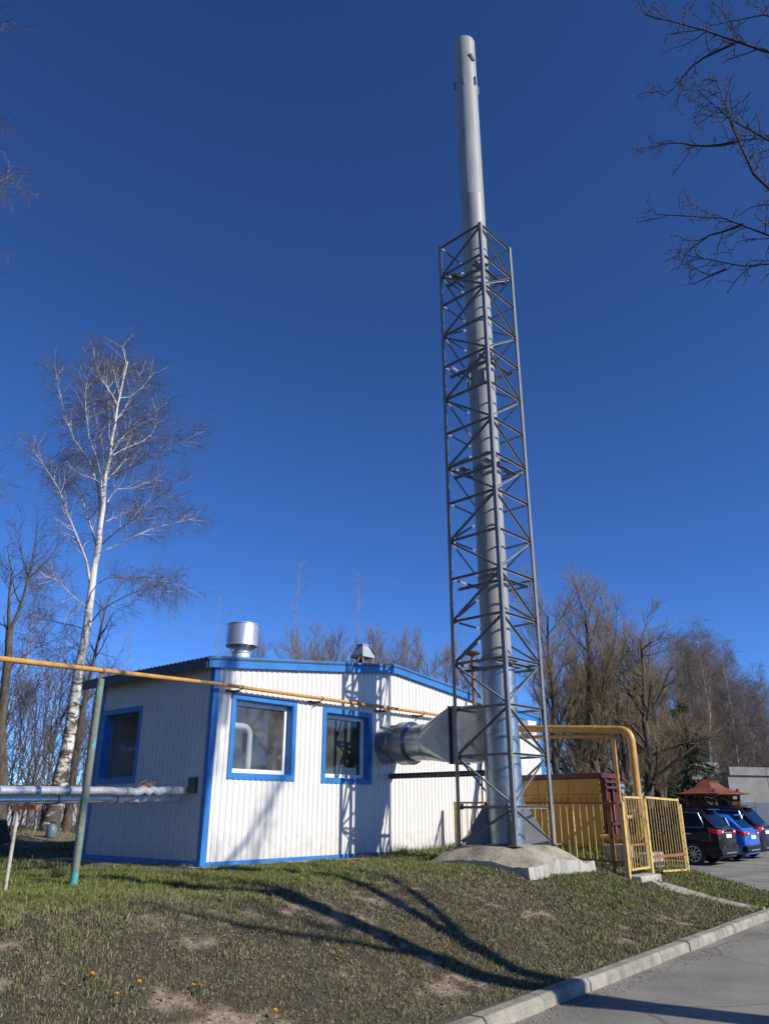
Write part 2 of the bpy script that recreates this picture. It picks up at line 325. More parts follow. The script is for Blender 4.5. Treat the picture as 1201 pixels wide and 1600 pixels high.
def soil_material():
    m = mat('turf_soil', (0.1, 0.1, 0.05), 0.95, bump=1.0, bscale=30); nt = m.node_tree; b = nt.nodes['Principled BSDF']; tc = nt.nodes['Texture Coordinate']
    nz = nt.nodes.new('ShaderNodeTexNoise'); nz.inputs['Scale'].default_value = 16; nz.inputs['Detail'].default_value = 9; nz.inputs['Roughness'].default_value = 0.72; nt.links.new(tc.outputs['Object'], nz.inputs[0])
    def ramp(c1, c2, lo=0.35, hi=0.68):
        r = nt.nodes.new('ShaderNodeValToRGB'); r.color_ramp.elements[0].color = (*c1, 1); r.color_ramp.elements[1].color = (*c2, 1); r.color_ramp.elements[0].position = lo; r.color_ramp.elements[1].position = hi
        nt.links.new(nz.outputs['Fac'], r.inputs[0]); return r
    g = ramp((0.016, 0.021, 0.007), (0.07, 0.078, 0.026)); d = ramp((0.020, 0.016, 0.010), (0.088, 0.072, 0.044)); s_ = ramp((0.20, 0.15, 0.095), (0.42, 0.33, 0.23))
    m1 = nt.nodes.new('ShaderNodeMix'); m1.data_type = 'RGBA'; m2 = nt.nodes.new('ShaderNodeMix'); m2.data_type = 'RGBA'
    nt.links.new(nt_attr(nt, 'dry').outputs['Fac'], m1.inputs[0]); nt.links.new(g.outputs[0], m1.inputs[6]); nt.links.new(d.outputs[0], m1.inputs[7])
    nt.links.new(nt_attr(nt, 'bare').outputs['Fac'], m2.inputs[0]); nt.links.new(m1.outputs[2], m2.inputs[6]); nt.links.new(s_.outputs[0], m2.inputs[7])
    nt.links.new(m2.outputs[2], b.inputs['Base Color']); return m
M_SOIL = soil_material()
ss = np.unique(np.concatenate([np.linspace(-900, -60, 15), np.linspace(-60, -16, 30), np.linspace(-16, 12, 260), np.linspace(12, 18, 40), np.linspace(18, 70, 14), np.linspace(70, 900, 12)]))
ns = np.unique(np.concatenate([np.linspace(-900, -60, 12), np.linspace(-60, -4, 40), np.linspace(-4, 7.4, 130), np.linspace(7.4, 40, 10), np.linspace(40, 900, 10)]))
lawn = tag(grid_obj('lawn', ss, ns, ground, M_SOIL, {'dry': dryness, 'bare': bareness}), kind='structure')
def lawn_far(s, n): return np.full(np.shape(s), -0.80)
# the verge on the other side of the road, behind the photographer
verge = tag(grid_obj('verge', np.linspace(-60, 60, 30), np.linspace(13.2, 60, 20), lambda s, n: -0.80 + 0.05 * fbm(s, n) , M_SOIL, {'dry': lambda s, n: 0.4 + 0 * s, 'bare': lambda s, n: 0 * s}), kind='structure')

def asphalt_material():
    m = mat('asphalt', (0.085, 0.083, 0.080), 0.92, bump=0.9, bscale=130); nt = m.node_tree; b = nt.nodes['Principled BSDF']; tc = nt.nodes['Texture Coordinate']
    n1 = nt.nodes.new('ShaderNodeTexNoise'); n1.inputs['Scale'].default_value = 0.9; n1.inputs['Detail'].default_value = 8; nt.links.new(tc.outputs['Object'], n1.inputs[0])
    n2 = nt.nodes.new('ShaderNodeTexNoise'); n2.inputs['Scale'].default_value = 90; n2.inputs['Detail'].default_value = 3; nt.links.new(tc.outputs['Object'], n2.inputs[0])
    v = nt.nodes.new('ShaderNodeTexVoronoi'); v.feature = 'DISTANCE_TO_EDGE'; v.inputs['Scale'].default_value = 0.55
    wv = nt.nodes.new('ShaderNodeMix'); wv.data_type = 'RGBA'; wv.inputs[0].default_value = 0.22; nt.links.new(tc.outputs['Object'], wv.inputs[6]); nt.links.new(n1.outputs['Color'], wv.inputs[7]); nt.links.new(wv.outputs[2], v.inputs['Vector'])
    r1 = nt.nodes.new('ShaderNodeValToRGB'); r1.color_ramp.elements[0].color = (0.20, 0.19, 0.165, 1); r1.color_ramp.elements[1].color = (0.32, 0.305, 0.265, 1); r1.color_ramp.elements[0].position = 0.35; r1.color_ramp.elements[1].position = 0.65
    nt.links.new(n1.outputs['Fac'], r1.inputs[0])
    r2 = nt.nodes.new('ShaderNodeValToRGB'); r2.color_ramp.elements[0].color = (0.55, 0.55, 0.55, 1); r2.color_ramp.elements[1].color = (1.5, 1.48, 1.42, 1); r2.color_ramp.elements[0].position = 0.35; r2.color_ramp.elements[1].position = 0.68
    nt.links.new(n2.outputs['Fac'], r2.inputs[0])
    mu = nt.nodes.new('ShaderNodeMix'); mu.data_type = 'RGBA'; mu.blend_type = 'MULTIPLY'; mu.inputs[0].default_value = 1; nt.links.new(r1.outputs[0], mu.inputs[6]); nt.links.new(r2.outputs[0], mu.inputs[7])
    r3 = nt.nodes.new('ShaderNodeValToRGB'); r3.color_ramp.elements[0].color = (0.35, 0.35, 0.35, 1); r3.color_ramp.elements[1].color = (1, 1, 1, 1); r3.color_ramp.elements[0].position = 0.0; r3.color_ramp.elements[1].position = 0.006
    nt.links.new(v.outputs['Distance'], r3.inputs[0])
    m2 = nt.nodes.new('ShaderNodeMix'); m2.data_type = 'RGBA'; m2.blend_type = 'MULTIPLY'; m2.inputs[0].default_value = 0.8; nt.links.new(mu.outputs[2], m2.inputs[6]); nt.links.new(r3.outputs[0], m2.inputs[7])
    nt.links.new(m2.outputs[2], b.inputs['Base Color']); return m
M_ASPH = asphalt_material()
# asphalt: road in front of the lawn and the car park it opens into, one sheet
def edge_line():                                     # the kerb line: straight, rounded, diagonal
    pts = [(float(s), float(kerb_n(s))) for s in np.arange(-40, 8.6, 1.0)]
    S = np.linspace(8.6, 11.4, 6)
    for s in S[1:]:
        lo, hi = 0.0, 6.5
        for _ in range(40):
            m_ = (lo + hi) / 2
            if float(kerb_dist(np.array([s]), np.array([m_]))[0]) > 0: lo = m_
            else: hi = m_
        pts.append((float(s), lo))
    for k in np.linspace(0.15, 1.0, 7): pts.append(tuple(DIAG_A + (DIAG_B - DIAG_A) * k))
    return pts
EDGE = edge_line()
def asphalt_sheet():
    mb = MB(); inner = [(s, n + 0.10) for s, n in EDGE] + [(17.3, 1.2), (17.3, -5.5)]
    vs = [W(s, n, ROADZ) for s, n in inner]; k = len(inner)
    outer = [(s, 13.0) for s, n in inner[:-2]] + [(60, 13.0), (60, -5.5)]
    vs += [W(s, n, ROADZ) for s, n in outer]
    mb.add(vs, [(i, i + 1, k + i + 1, k + i) for i in range(k - 1)])
    return mb
road = tag(asphalt_sheet().build('road', M_ASPH, loc=(0, 0, ROADZ)), kind='structure')
for p in road.data.polygons:
    pass
# kerb: one stone after another
kerb = tag(empty('kerb', W(0, KERB_N, ROADZ)), kind='structure')
def kerb_stones():
    rng = random.Random(4); acc = []
    # resample the edge line at 1 m
    pts = [Vector((a, b, 0)) for a, b in EDGE]; run = [pts[0]]; need = 1.0
    i = 0; cur = pts[0]
    while i < len(pts) - 1:
        d = (pts[i + 1] - cur).length
        if d >= need: cur = cur + (pts[i + 1] - cur).normalized() * need; run.append(cur.copy()); need = 1.0
        else: need -= d; i += 1; cur = pts[i]
    for a, b in zip(run[:-1], run[1:]):
        if a.x < -14: continue
        d = (b - a).normalized(); g = 0.006
        a2, b2 = a + d * g, b - d * g
        low = 0.035 if a.x > 9.5 else 0.0
        pa, pb = W(a2.x, a2.y), W(b2.x, b2.y); ax = (pb - pa).normalized(); out = Vector((ax.y, -ax.x, 0))
        h = rng.uniform(-0.008, 0.008) - low; sh = rng.uniform(-0.006, 0.006); w = 0.155; zt = -0.740 + h; ch = 0.03
        prof = [(-0.005, ROADZ - 0.10), (-0.005, zt), (w - ch, zt), (w, zt - ch), (w + 0.012, ROADZ - 0.10)]
        mb = MB(); poly = [pa + out * (x + sh) + Vector((0, 0, z)) for x, z in prof]
        mb.prism(poly, pb - pa); mb.build('kerb_stone', M_KERB, kerb, bevel=0.008)
kerb_stones()
# narrow concrete path from the gate down to the road
def path_obj():
    c = [(6.5, 4.62), (6.95, 4.75), (7.15, 5.05), (7.28, 5.6), (7.35, 6.18)]
    mb = MB(); L = []
    for i in range(len(c) - 1):
        for k in range(6): t = k / 6; L.append((c[i][0] * (1 - t) + c[i + 1][0] * t, c[i][1] * (1 - t) + c[i + 1][1] * t))
    L.append(c[-1]); ws = []
    for i, (s, n) in enumerate(L):
        a = L[max(i - 1, 0)]; b = L[min(i + 1, len(L) - 1)]; d = Vector((b[0] - a[0], b[1] - a[1], 0)).normalized(); q = Vector((-d.y, d.x, 0))
        hw = 0.24 + 0.10 * (i / len(L)) + random.uniform(-0.03, 0.03)
        row = []
        for t in (-1, -0.4, 0.4, 1):
            x, y = s + q.x * hw * t, n + q.y * hw * t; row.append(W(x, y, gz(x, y) + (0.035 if abs(t) < 0.9 else -0.01)))
        ws.append(row)
    for a, b in zip(ws[:-1], ws[1:]): mb.add(a + b, [(0, 1, 5, 4), (1, 2, 6, 5), (2, 3, 7, 6)])
    return mb.build('path', M_PAVE, loc=W(6.9, 5, -0.5), smooth=60)
tag(path_obj(), kind='structure')
# broken paving slabs round the foot of the boiler house
paving = tag(empty('paving', W(1, 0.5, 0)), kind='structure')
def paving_slabs():
    rng = random.Random(9)
    def slab(s0, s1, n0, n1):
        zc = [gz(a, b) for a, b in ((s0, n0), (s1, n0), (s1, n1), (s0, n1))]
        tilt = [rng.uniform(0.010, 0.030) for _ in range(4)]; g = 0.008
        top = [W(a, b, z + t) for (a, b), z, t in zip(((s0 + g, n0 + g), (s1 - g, n0 + g), (s1 - g, n1 - g), (s0 + g, n1 - g)), zc, tilt)]
        MB().prism([p - Vector((0, 0, 0.06)) for p in top], (0, 0, 0.06)).build('paving_slab', M_PAVE, paving, bevel=0.006)
    s = -0.55
    while s < 6.6:
        w = 0.40
        for n0 in (0.03, 0.43):
            if n0 > 0.3 and (s > 3.2 or rng.random() < 0.2): continue
            slab(s, s + w, n0, n0 + 0.40)
        s += w
    n = -0.02
    while n > -3.8:
        for s0 in (-0.43, -0.83):
            if s0 < -0.6 and rng.random() < 0.35: continue
            slab(s0, s0 + 0.40, n - 0.40, n)
        n -= 0.40
paving_slabs()

# ================================================================== BOILER HOUSE
LEN, DEP = 11.05, 3.55
EAVE, RIDGE, RS = 3.30, 3.80, 4.80                   # top of the fascia at the left eave, at the ridge; ridge position
def roof_z(s): return EAVE + (RIDGE - EAVE) * (s / RS) if s < RS else RIDGE - (RIDGE - 3.17) * ((s - RS) / (LEN - RS))
house = tag(empty('boiler_house', W(LEN / 2, -DEP / 2, 0)), 'white corrugated boiler house with blue trim, low gable roof and three windows', 'boiler house')
PER, RIB = 0.125, 0.013
def rib_profile(length):
    xs = []; x = 0.0
    while x < length:
        for f, h in ((0.0, 0), (0.40, 0), (0.50, 1), (0.90, 1)):
            if x + f * PER < length: xs.append((x + f * PER, h * RIB))
        x += PER
    xs.append((length, 0.0)); return xs
def rib_h(prof, x):
    for (a, ha), (b, hb) in zip(prof[:-1], prof[1:]):
        if a <= x <= b: return ha + (hb - ha) * (x - a) / max(b - a, 1e-9)
    return 0
def clad_wall(name, length, topf, place, holes, m, ribs=True):
    prof = rib_profile(length) if ribs else [(x, 0.0) for x in np.linspace(0, length, 23)]
    xs = sorted(set([round(p[0], 4) for p in prof] + [round(h[i], 4) for h in holes for i in (0, 1)] + ([RS] if length > 6 else [])))
    hs = [rib_h(prof, x) for x in xs]; mb = MB()
    for (a, ha), (b, hb) in zip(zip(xs[:-1], hs[:-1]), zip(xs[1:], hs[1:])):
        c = (a + b) / 2; zz = [0.0]
        for h in holes:
            if h[0] < c < h[1]: zz += [h[2], h[3]]
        segs = [(zz[0], None)] if len(zz) == 1 else [(0.0, zz[1]), (zz[2], None)]
        for z0, z1 in segs:
            mb.add([place(a, ha, z0), place(b, hb, z0), place(b, hb, topf(b) if z1 is None else z1), place(a, ha, topf(a) if z1 is None else z1)], [(0, 1, 2, 3)])
    return mb.build(name, m, house, fix=False)
WIN_F = [(0.49, 1.84, 1.435, 2.665), (2.72, 3.97, 1.425, 2.635)]      # front window openings (s0, s1, z0, z1)
WIN_L = [(2.16, 3.32, 1.40, 2.58)]                                # left side: distance from the corner
tf = lambda s: roof_z(s) - 0.05
clad_wall('wall', LEN, tf, lambda x, h, z: W(x, h, z), WIN_F, M_WHITE)
clad_wall('wall', DEP, lambda v: EAVE - 0.06, lambda x, h, z: W(-h, -x, z), WIN_L, M_WHITE)
clad_wall('wall', LEN, tf, lambda x, h, z: W(x, -DEP - h, z), [], M_WHITE)
clad_wall('wall', DEP, lambda v: 3.12, lambda x, h, z: W(LEN + h, -x, z), [], M_WHITE)
T = 0.185
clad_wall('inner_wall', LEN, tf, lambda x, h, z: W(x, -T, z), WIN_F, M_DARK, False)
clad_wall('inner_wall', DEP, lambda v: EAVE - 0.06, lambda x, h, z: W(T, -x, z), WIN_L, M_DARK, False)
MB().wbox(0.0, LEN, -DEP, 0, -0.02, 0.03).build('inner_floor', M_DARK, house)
# roof: two slopes of ribbed sheet
def roof_slope(s0, s1, z0, z1):
    mb = MB(); prof = rib_profile(DEP + 0.62); n0 = 0.10; k = len(prof)
    for th in (0.0, -0.03):
        for x, h in prof:
            for s, z in ((s0, z0), (s1, z1)): mb.v.append(tuple(W(s, n0 - x, z + h * 1.6 + th)))
    for i in range(k - 1):
        a = 2 * i; b = 2 * k + 2 * i
        for f in ((a, a + 1, a + 3, a + 2), (b, b + 2, b + 3, b + 1), (a, a + 2, b + 2, b), (a + 1, b + 1, b + 3, a + 3)): mb.f.append(f); mb.m.append(0)
    mb.f += [(0, 2 * k, 2 * k + 1, 1), (2 * k - 2, 2 * k - 1, 4 * k - 1, 4 * k - 2)]; mb.m += [0, 0]
    return mb.build('roof', M_ROOF, house)
roof_slope(-0.24, RS, EAVE - 0.025, RIDGE); roof_slope(RS, LEN + 0.15, RIDGE, roof_z(LEN) - 0.015)
def strip(poly_sz, n0, n1, name='fascia', m=M_BLUE):
    return MB().prism([W(s, n0, z) for s, z in poly_sz], VN * (n1 - n0)).build(name, m, house, bevel=0.004)
FH = 0.165
for s_ in (1.85, 3.7): MB().prism([W(s_, 0.0852, roof_z(s_) - 0.178), W(s_ + 0.05, 0.0852, roof_z(s_ + 0.05) - 0.178), W(s_ + 0.05, 0.0852, roof_z(s_ + 0.05) + 0.022), W(s_, 0.0852, roof_z(s_) + 0.022)], VN * 0.003).build('fascia_joint', M_BLUE, house)
MB().wbox(0.0, 0.100, 0.0242, 0.0265, 1.98, 2.03).build('trim_joint', M_BLUE, house)
strip([(-0.20, EAVE - FH - 0.02), (RS, RIDGE - FH), (RS, RIDGE + 0.035), (-0.20, EAVE + 0.015)], 0.05, 0.085)
strip([(RS + 0.004, RIDGE - FH), (LEN + 0.12, roof_z(LEN) - FH - 0.01), (LEN + 0.12, roof_z(LEN) + 0.02), (RS + 0.004, RIDGE + 0.035)], 0.05, 0.085)
MB().wbox(-0.235, -0.205, -DEP - 0.45, 0.049, EAVE - 0.19, EAVE - 0.03).build('eave_trim', M_ROOF, house, bevel=0.004)
MB().wbox(-0.204, -0.015, -DEP - 0.45, 0.045, EAVE - 0.115, EAVE - 0.09).build('soffit', M_ROOF, house)
def corner(s, side):
    mb = MB(); zt = EAVE - 0.12
    mb.wbox(s - 0.022, s + side * 0.098, 0.014, 0.024, 0.0, zt + 0.02) if side > 0 else mb.wbox(s - 0.115, s + 0.022, 0.014, 0.024, 0.0, zt - 0.2)
    x0 = s - side * 0.024
    mb.wbox(x0, x0 + side * 0.009, -0.075, 0.0135, 0.0, zt + (0.02 if side > 0 else -0.2)); mb.build('corner_trim', M_BLUE, house, bevel=0.002)
corner(0.0, 1); corner(LEN, -1)
MB().wbox(-0.028, -0.016, -DEP - 0.02, -DEP + 0.10, 0, EAVE - 0.14).build('corner_trim', M_BLUE, house)
MB().wbox(0.101, LEN - 0.118, 0.016, 0.030, -0.02, 0.085).build('base_trim', M_BLUE, house, bevel=0.003)
MB().wbox(-0.032, -0.016, -DEP + 0.10, -0.077, -0.02, 0.10).build('base_trim', M_BLUE, house, bevel=0.003)
MB().wbox(0.02, LEN - 0.02, -DEP + 0.02, -0.02, -0.25, -0.021).build('plinth', M_CONC, house)
# windows
def window(hole, place, axes, f=0.072, fm=None):
    """place(x, d, z): x along the wall, d outward; axes match"""
    x0, x1, z0, z1 = hole; cw = 0.092
    def bx(mb, a, b, d0, d1, c, d): return mb.box(place((a + b) / 2, (d0 + d1) / 2, (c + d) / 2), (abs(b - a), abs(d1 - d0), abs(d - c)), axes)
    mb = MB()                                        # blue sheet casing, its flanges proud of the ribs, its reveals going in
    for a, b, c, d in ((x0 - cw, x0, z0 - cw, z1 + cw), (x1, x1 + cw, z0 - cw, z1 + cw), (x0, x1, z1, z1 + cw), (x0, x1, z0 - cw, z0)):
        bx(mb, a, b, 0.006, 0.024, c, d)
    for a, b, c, d in ((x0 - 0.006, x0 + 0.012, z0, z1), (x1 - 0.012, x1 + 0.006, z0, z1), (x0 + 0.012, x1 - 0.012, z1 - 0.012, z1), (x0 + 0.012, x1 - 0.012, z0, z0 + 0.012)):
        bx(mb, a, b, -T, 0.0055, c, d)
    w = mb.build('window', M_BLUE, house)
    mb = MB(); a0, a1, c0, c1 = x0 + 0.0125, x1 - 0.0125, z0 + 0.0125, z1 - 0.0125
    for a, b, c, d in ((a0, a0 + f, c0, c1), (a1 - f, a1, c0, c1), (a0 + f, a1 - f, c1 - f, c1), (a0 + f, a1 - f, c0, c0 + f)):
        bx(mb, a, b, -0.180, -0.125, c, d)
    mb.build('frame', fm or M_PVC, w, bevel=0.004)
    mb = MB(); mb.add([place(x, -0.150, z) for x, z in ((a0 + f, c0 + f), (a1 - f, c0 + f), (a1 - f, c1 - f), (a0 + f, c1 - f))], [(0, 1, 2, 3)]); mb.build('pane', M_GLASS, w)
    return w
for h in WIN_F: window(h, lambda x, d, z: W(x, d, z), WAX)
for h in WIN_L: window(h, lambda x, d, z: W(-d, -x, z), (VN, VU, VZ), 0.035, mat('shade_toned_window_frame', (0.22, 0.22, 0.23), 0.5, var=0.1))  # left frame is the white plastic darkened, wall shade put into its colour
# what stands behind the glass
def inside():
    def behind(px, py, n):
        r = ray(px, py); w = W(0, n); t = (w.x * NX[0] + w.y * NX[1]) / (r[0] * NX[0] + r[1] * NX[1]); return SN(r[0] * t, r[1] * t)[0], CAMZ + r[2] * t
    n = -0.55; s, zt_ = behind(389, 1150, n); zt_ = behind(389, 1136, n)[1]
    mb = MB()
    arc = [W(s, n, 0.9), W(s, n, zt_ - 0.16)] + [W(s - 0.16 * (1 - math.cos(a)), n, zt_ - 0.16 + 0.16 * math.sin(a)) for a in np.linspace(0.3, 1.57, 5)] + [W(s - 0.45, n, zt_)]
    mb.tube(arc, 0.065, 12)
    mb.lathe(W(s, n, 1.35), [(0.066, 0), (0.11, 0.0), (0.11, 0.07), (0.066, 0.07)], 12); mb.tube([W(s, n, 0.03), W(s, n, 0.9)], 0.05, 8)
    tag(mb.build('heating_pipe', mat('white_insulation', (0.78, 0.79, 0.78), 0.5, var=0.05), smooth=40), 'white insulated pipe bending over behind the left front window', 'pipe')
    mb = MB(); gs, gzv = behind(430, 1164, -0.45); mb.tube([W(gs, -0.45, 0.03), W(gs, -0.45, gzv - 0.04)], 0.022, 8)
    g = tag(mb.build('gauge_stand', MATS['white_insulation'], smooth=40), 'round white dial gauge on a thin stem behind the left front window', 'gauge')
    mb = MB(); mb.lathe(W(gs, -0.43, gzv), [(0.0, 0.02), (0.052, 0.02), (0.06, 0.0), (0.06, -0.03), (0.0, -0.03)], 18, axis=(VN - VU * 0.7)); mb.build('gauge_dial', MATS['white_insulation'], g, smooth=40)
    mb = MB(); mb.lathe(W(2.98, -1.35, 0.03), [(0, 0), (0.42, 0), (0.42, 1.75), (0.34, 1.95), (0.12, 2.05), (0, 2.05)], 24)
    b = tag(mb.build('boiler_tank', mat('grey_tank', (0.42, 0.43, 0.42), 0.4, var=0.1), smooth=40), 'rounded grey tank standing behind the right front window', 'tank')
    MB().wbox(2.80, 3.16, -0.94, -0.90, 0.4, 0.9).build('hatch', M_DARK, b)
inside()
# electric box on the shaded wall
eb = MB().wbox(-0.075, -0.016, -0.40, -0.21, 1.12, 1.36).build('junction_box', M_PLASTIC, bevel=0.006); tag(eb, 'small dark green box fixed to the shaded left wall near its corner', 'electric box')
# roof ventilators
def vent_round():
    p = at(377, 1020, 14.9); s, n = SN(p.x, p.y); zr = roof_z(s); c = W(s, n, zr + 0.10); r = empty('roof_ventilator', c)
    tag(r, 'shiny round metal ventilator like a drum on a short neck above the blue fascia', 'ventilator')
    MB().lathe(c, [(0.17, -0.16), (0.17, 0.17), (0.19, 0.175), (0.19, 0.19), (0.15, 0.20), (0.15, 0.27)], 28).build('neck', mat('pale_zinc', (0.66, 0.66, 0.64), 0.45, 0.3, var=0.06), r, smooth=35)
    MB().lathe(c, [(0.15, 0.27), (0.18, 0.28), (0.30, 0.325), (0.29, 0.335), (0.14, 0.285)], 28).build('collar', M_GALV, r, smooth=35)
    MB().lathe(c, [(0.316, 0.305), (0.310, 0.32), (0.310, 0.715), (0.322, 0.72), (0.322, 0.735), (0.296, 0.735), (0.296, 0.32)], 36, closed=True).build('drum', mat('bright_zinc', (0.66, 0.66, 0.65), 0.38, 0.75, var=0.05, scale=3, rvar=0.1), r, smooth=35)
    MB().lathe(c, [(0.0, 0.68), (0.29, 0.62), (0.29, 0.615), (0.0, 0.66)], 28).build('cap', M_GALV, r, smooth=35)
    for k in range(6):
        a = k * math.pi / 3; d = Vector((math.cos(a), math.sin(a), 0))
        MB().beam(c + d * 0.16 + Vector((0, 0, 0.20)), c + d * 0.303 + Vector((0, 0, 0.36)), 0.012, 0.012).build('stay', M_GALV, r)
vent_round()
def vent_hood():
    p = at(566, 1034, 17.6); s, n = SN(p.x, p.y); c = W(s, n, roof_z(s) + 0.16); r = empty('roof_vent_hood', c)
    tag(r, 'small grey tapered vent hood on four legs on the roof above the right window', 'vent hood')
    mm = mat('grey_sheet', (0.34, 0.37, 0.39), 0.5, var=0.1)
    def ring(h, z): return [c + VU * (i * h) + VN * (j * h) + Vector((0, 0, z)) for i, j in ((-1, -1), (1, -1), (1, 1), (-1, 1))]
    a, b, d_ = ring(0.205, 0.17), ring(0.195, 0.23), ring(0.085, 0.46)
    MB().add(a + b + d_, [(0, 1, 5, 4), (1, 2, 6, 5), (2, 3, 7, 6), (3, 0, 4, 7), (4, 5, 9, 8), (5, 6, 10, 9), (6, 7, 11, 10), (7, 4, 8, 11), (8, 9, 10, 11), (3, 2, 1, 0)]).build('hood', mm, r, bevel=0.01)
    MB().box(c + Vector((0, 0, 0.472)), (0.21, 0.21, 0.024), WAX).build('cap', mm, r)
    for i, j in ((-1, -1), (1, -1), (1, 1), (-1, 1)):
        MB().beam(c + VU * (i * 0.16) + VN * (j * 0.16) - VZ * 0.19, c + VU * (i * 0.18) + VN * (j * 0.18) + Vector((0, 0, 0.18)), 0.022, 0.022).build('leg', mm, r)
    MB().box(c + Vector((0, 0, -0.03)), (0.22, 0.22, 0.30), WAX).build('curb', M_DARK, r)
    for t in (0.5, 1): MB().beam(c + VU * -0.42 + VN * 0.1 * t + Vector((0, 0, -0.16)), c + VU * -0.2 + VN * 0.1 + Vector((0, 0, 0.18)), 0.04, 0.02).build('stay', M_RUST, r)
vent_hood()

# ================================================================== CHIMNEY TOWER
TC = Vector((2.171, 14.74, 0)); TA = 1.24; TAZ = R(43.1)
TU = Vector((math.sin(TAZ), math.cos(TAZ), 0)); TN = Vector((math.cos(TAZ), -math.sin(TAZ), 0))
TB, STEP = 0.29, 0.836
LV = [0.85 + (z - 0.85) * 1.065 for z in (12.67, 11.88, 11.1, 10.32, 9.55, 8.77, 7.98, 7.22, 6.45, 5.68, 4.92, 4.11, 3.33, 2.53, 1.74, 0.92)] + [TB + 0.02]
tower = tag(empty('lattice_tower', (TC.x, TC.y, TB)), 'tall square lattice tower of grey steel angles caging the chimney on a concrete base', 'tower')
def leg_xy(i, j): return TC + TU * (i * TA / 2) + TN * (j * TA / 2)
LEGS = {'near': (-1, 1), 'left': (-1, -1), 'right': (1, 1), 'back': (1, -1)}
for k, (i, j) in LEGS.items():
    p = leg_xy(i, j); MB().angle(p + Vector((0, 0, TB - 0.06)), p + Vector((0, 0, LV[0] + 0.03)), 0.078, TU * -i, TN * -j, 0.009).build('leg', M_STEEL, tower)
    MB().box(p + Vector((0, 0, TB + 0.006)) - TU * i * 0.03 - TN * j * 0.03, (0.2, 0.2, 0.014), (TU, TN, VZ)).build('foot_plate', M_STEEL, tower)
FACES = (('near', 'right'), ('near', 'left'), ('back', 'right'), ('back', 'left'))
for fa, fb in FACES:
    a, b = leg_xy(*LEGS[fa]), leg_xy(*LEGS[fb]); d = (b - a).normalized(); inw = (TC - (a + b) / 2).normalized()
    for L, z in enumerate(LV[:-1]):
        p, q = a + d * 0.02 + inw * 0.052 + Vector((0, 0, z)), b - d * 0.02 + inw * 0.052 + Vector((0, 0, z))
        MB().angle(p, q, 0.044, -inw, Vector((0, 0, -1)), 0.005).build('horizontal_bar', M_STEEL, tower)
    seq = []
    for L in range(0, 11, 1):
        seq.append((L, 'a' if L % 2 == 0 else 'b', L + 1))
    seq.append((11, 'a', 12))
    for L in range(12, 16): seq.append((L, 'b' if L % 2 == 0 else 'a', L + 1))
    for L, side, L2 in seq:
        p0, q0 = (a, b) if side == 'a' else (b, a); e = (q0 - p0).normalized()
        p, q = p0 + e * 0.05 + inw * 0.062 + Vector((0, 0, LV[L] - 0.035)), q0 - e * 0.05 + inw * 0.062 + Vector((0, 0, LV[L2] + 0.035))
        MB().angle(p, q, 0.040, -inw, Vector((0, 0, -1)), 0.006).build('diagonal_brace', M_STEEL, tower)
for fa, fb in FACES[:2]:                              # joint plates where the bars meet the legs
    for k1, k2 in ((fa, fb), (fb, fa)):
        a, b = leg_xy(*LEGS[k1]), leg_xy(*LEGS[k2]); d = (b - a).normalized(); inw = (TC - (a + b) / 2).normalized()
        for L, z in enumerate(LV[:-1]):
            if (L % 2 == 0) == (k1 == 'near') or L > 11: MB().box(a + d * 0.075 + inw * 0.0555 + VZ * (z - 0.01), (0.09, 0.006, 0.10), (d, inw, VZ)).build('joint_plate', M_STEEL, tower)
for L in (1, 4, 7, 10, 12):                          # inner frames that steady the chimney
    z = LV[L] - 0.02 if L != 12 else LV[L] + 0.03
    for j in (-1, 1):
        MB().angle(TC + TU * (-TA / 2 + 0.03) + TN * (j * 0.36) + Vector((0, 0, z - 0.07)), TC + TU * (TA / 2 - 0.03) + TN * (j * 0.36) + Vector((0, 0, z - 0.07)), 0.052, TN * j, Vector((0, 0, -1)), 0.006).build('guide_beam', M_STEEL, tower)
        MB().angle(TC + TN * (-TA / 2 + 0.03) + TU * (j * 0.36) + Vector((0, 0, z - 0.15)), TC + TN * (TA / 2 - 0.03) + TU * (j * 0.36) + Vector((0, 0, z - 0.15)), 0.052, TU * j, Vector((0, 0, -1)), 0.006).build('guide_beam', M_STEEL, tower)
    for i, j in ((-1, -1), (1, 1), (1, -1), (-1, 1)):
        if L in (1, 7): MB().box(TC + TU * (i * 0.37) + TN * (j * 0.30) + Vector((0, 0, z - 0.04)), (0.22, 0.16, 0.012), (TU, TN, VZ)).build('guide_plate', M_RUST if (i == j and L == 1) else M_STEEL, tower)
# chimney
ch = tag(empty('chimney', (TC.x, TC.y, TB)), 'tall round grey steel chimney rising out of the lattice tower', 'chimney')
RU, RL = 0.288, 0.335; ZT = 20.36; ZJ = 3.53
def ringp(r, z): return (r, z)
MB().lathe((TC.x, TC.y, 0), [(RU, ZJ + 0.02), (RU, 9.6), (RU + 0.004, 9.6), (RU + 0.004, 9.62), (RU, 9.62), (RU, 14.9), (RU + 0.003, 14.91), (RU + 0.003, 14.925), (RU, 14.94), (RU, ZT - 0.012), (RU - 0.012, ZT), (RU - 0.035, ZT), (RU - 0.035, ZT - 1.2), (0, ZT - 1.2)], 48).build('flue_pipe', M_STACK, ch, smooth=30)
MB().lathe((TC.x, TC.y, 0), [(RL, TB - 0.03), (RL, 1.02), (RL + 0.004, 1.025), (RL + 0.004, 1.05), (RL, 1.055), (RL, 2.10), (RL + 0.006, 2.11), (RL + 0.006, 2.14), (RL, 2.15), (RL, ZJ - 0.02)], 48).build('lower_casing', M_GALV, ch, smooth=30)
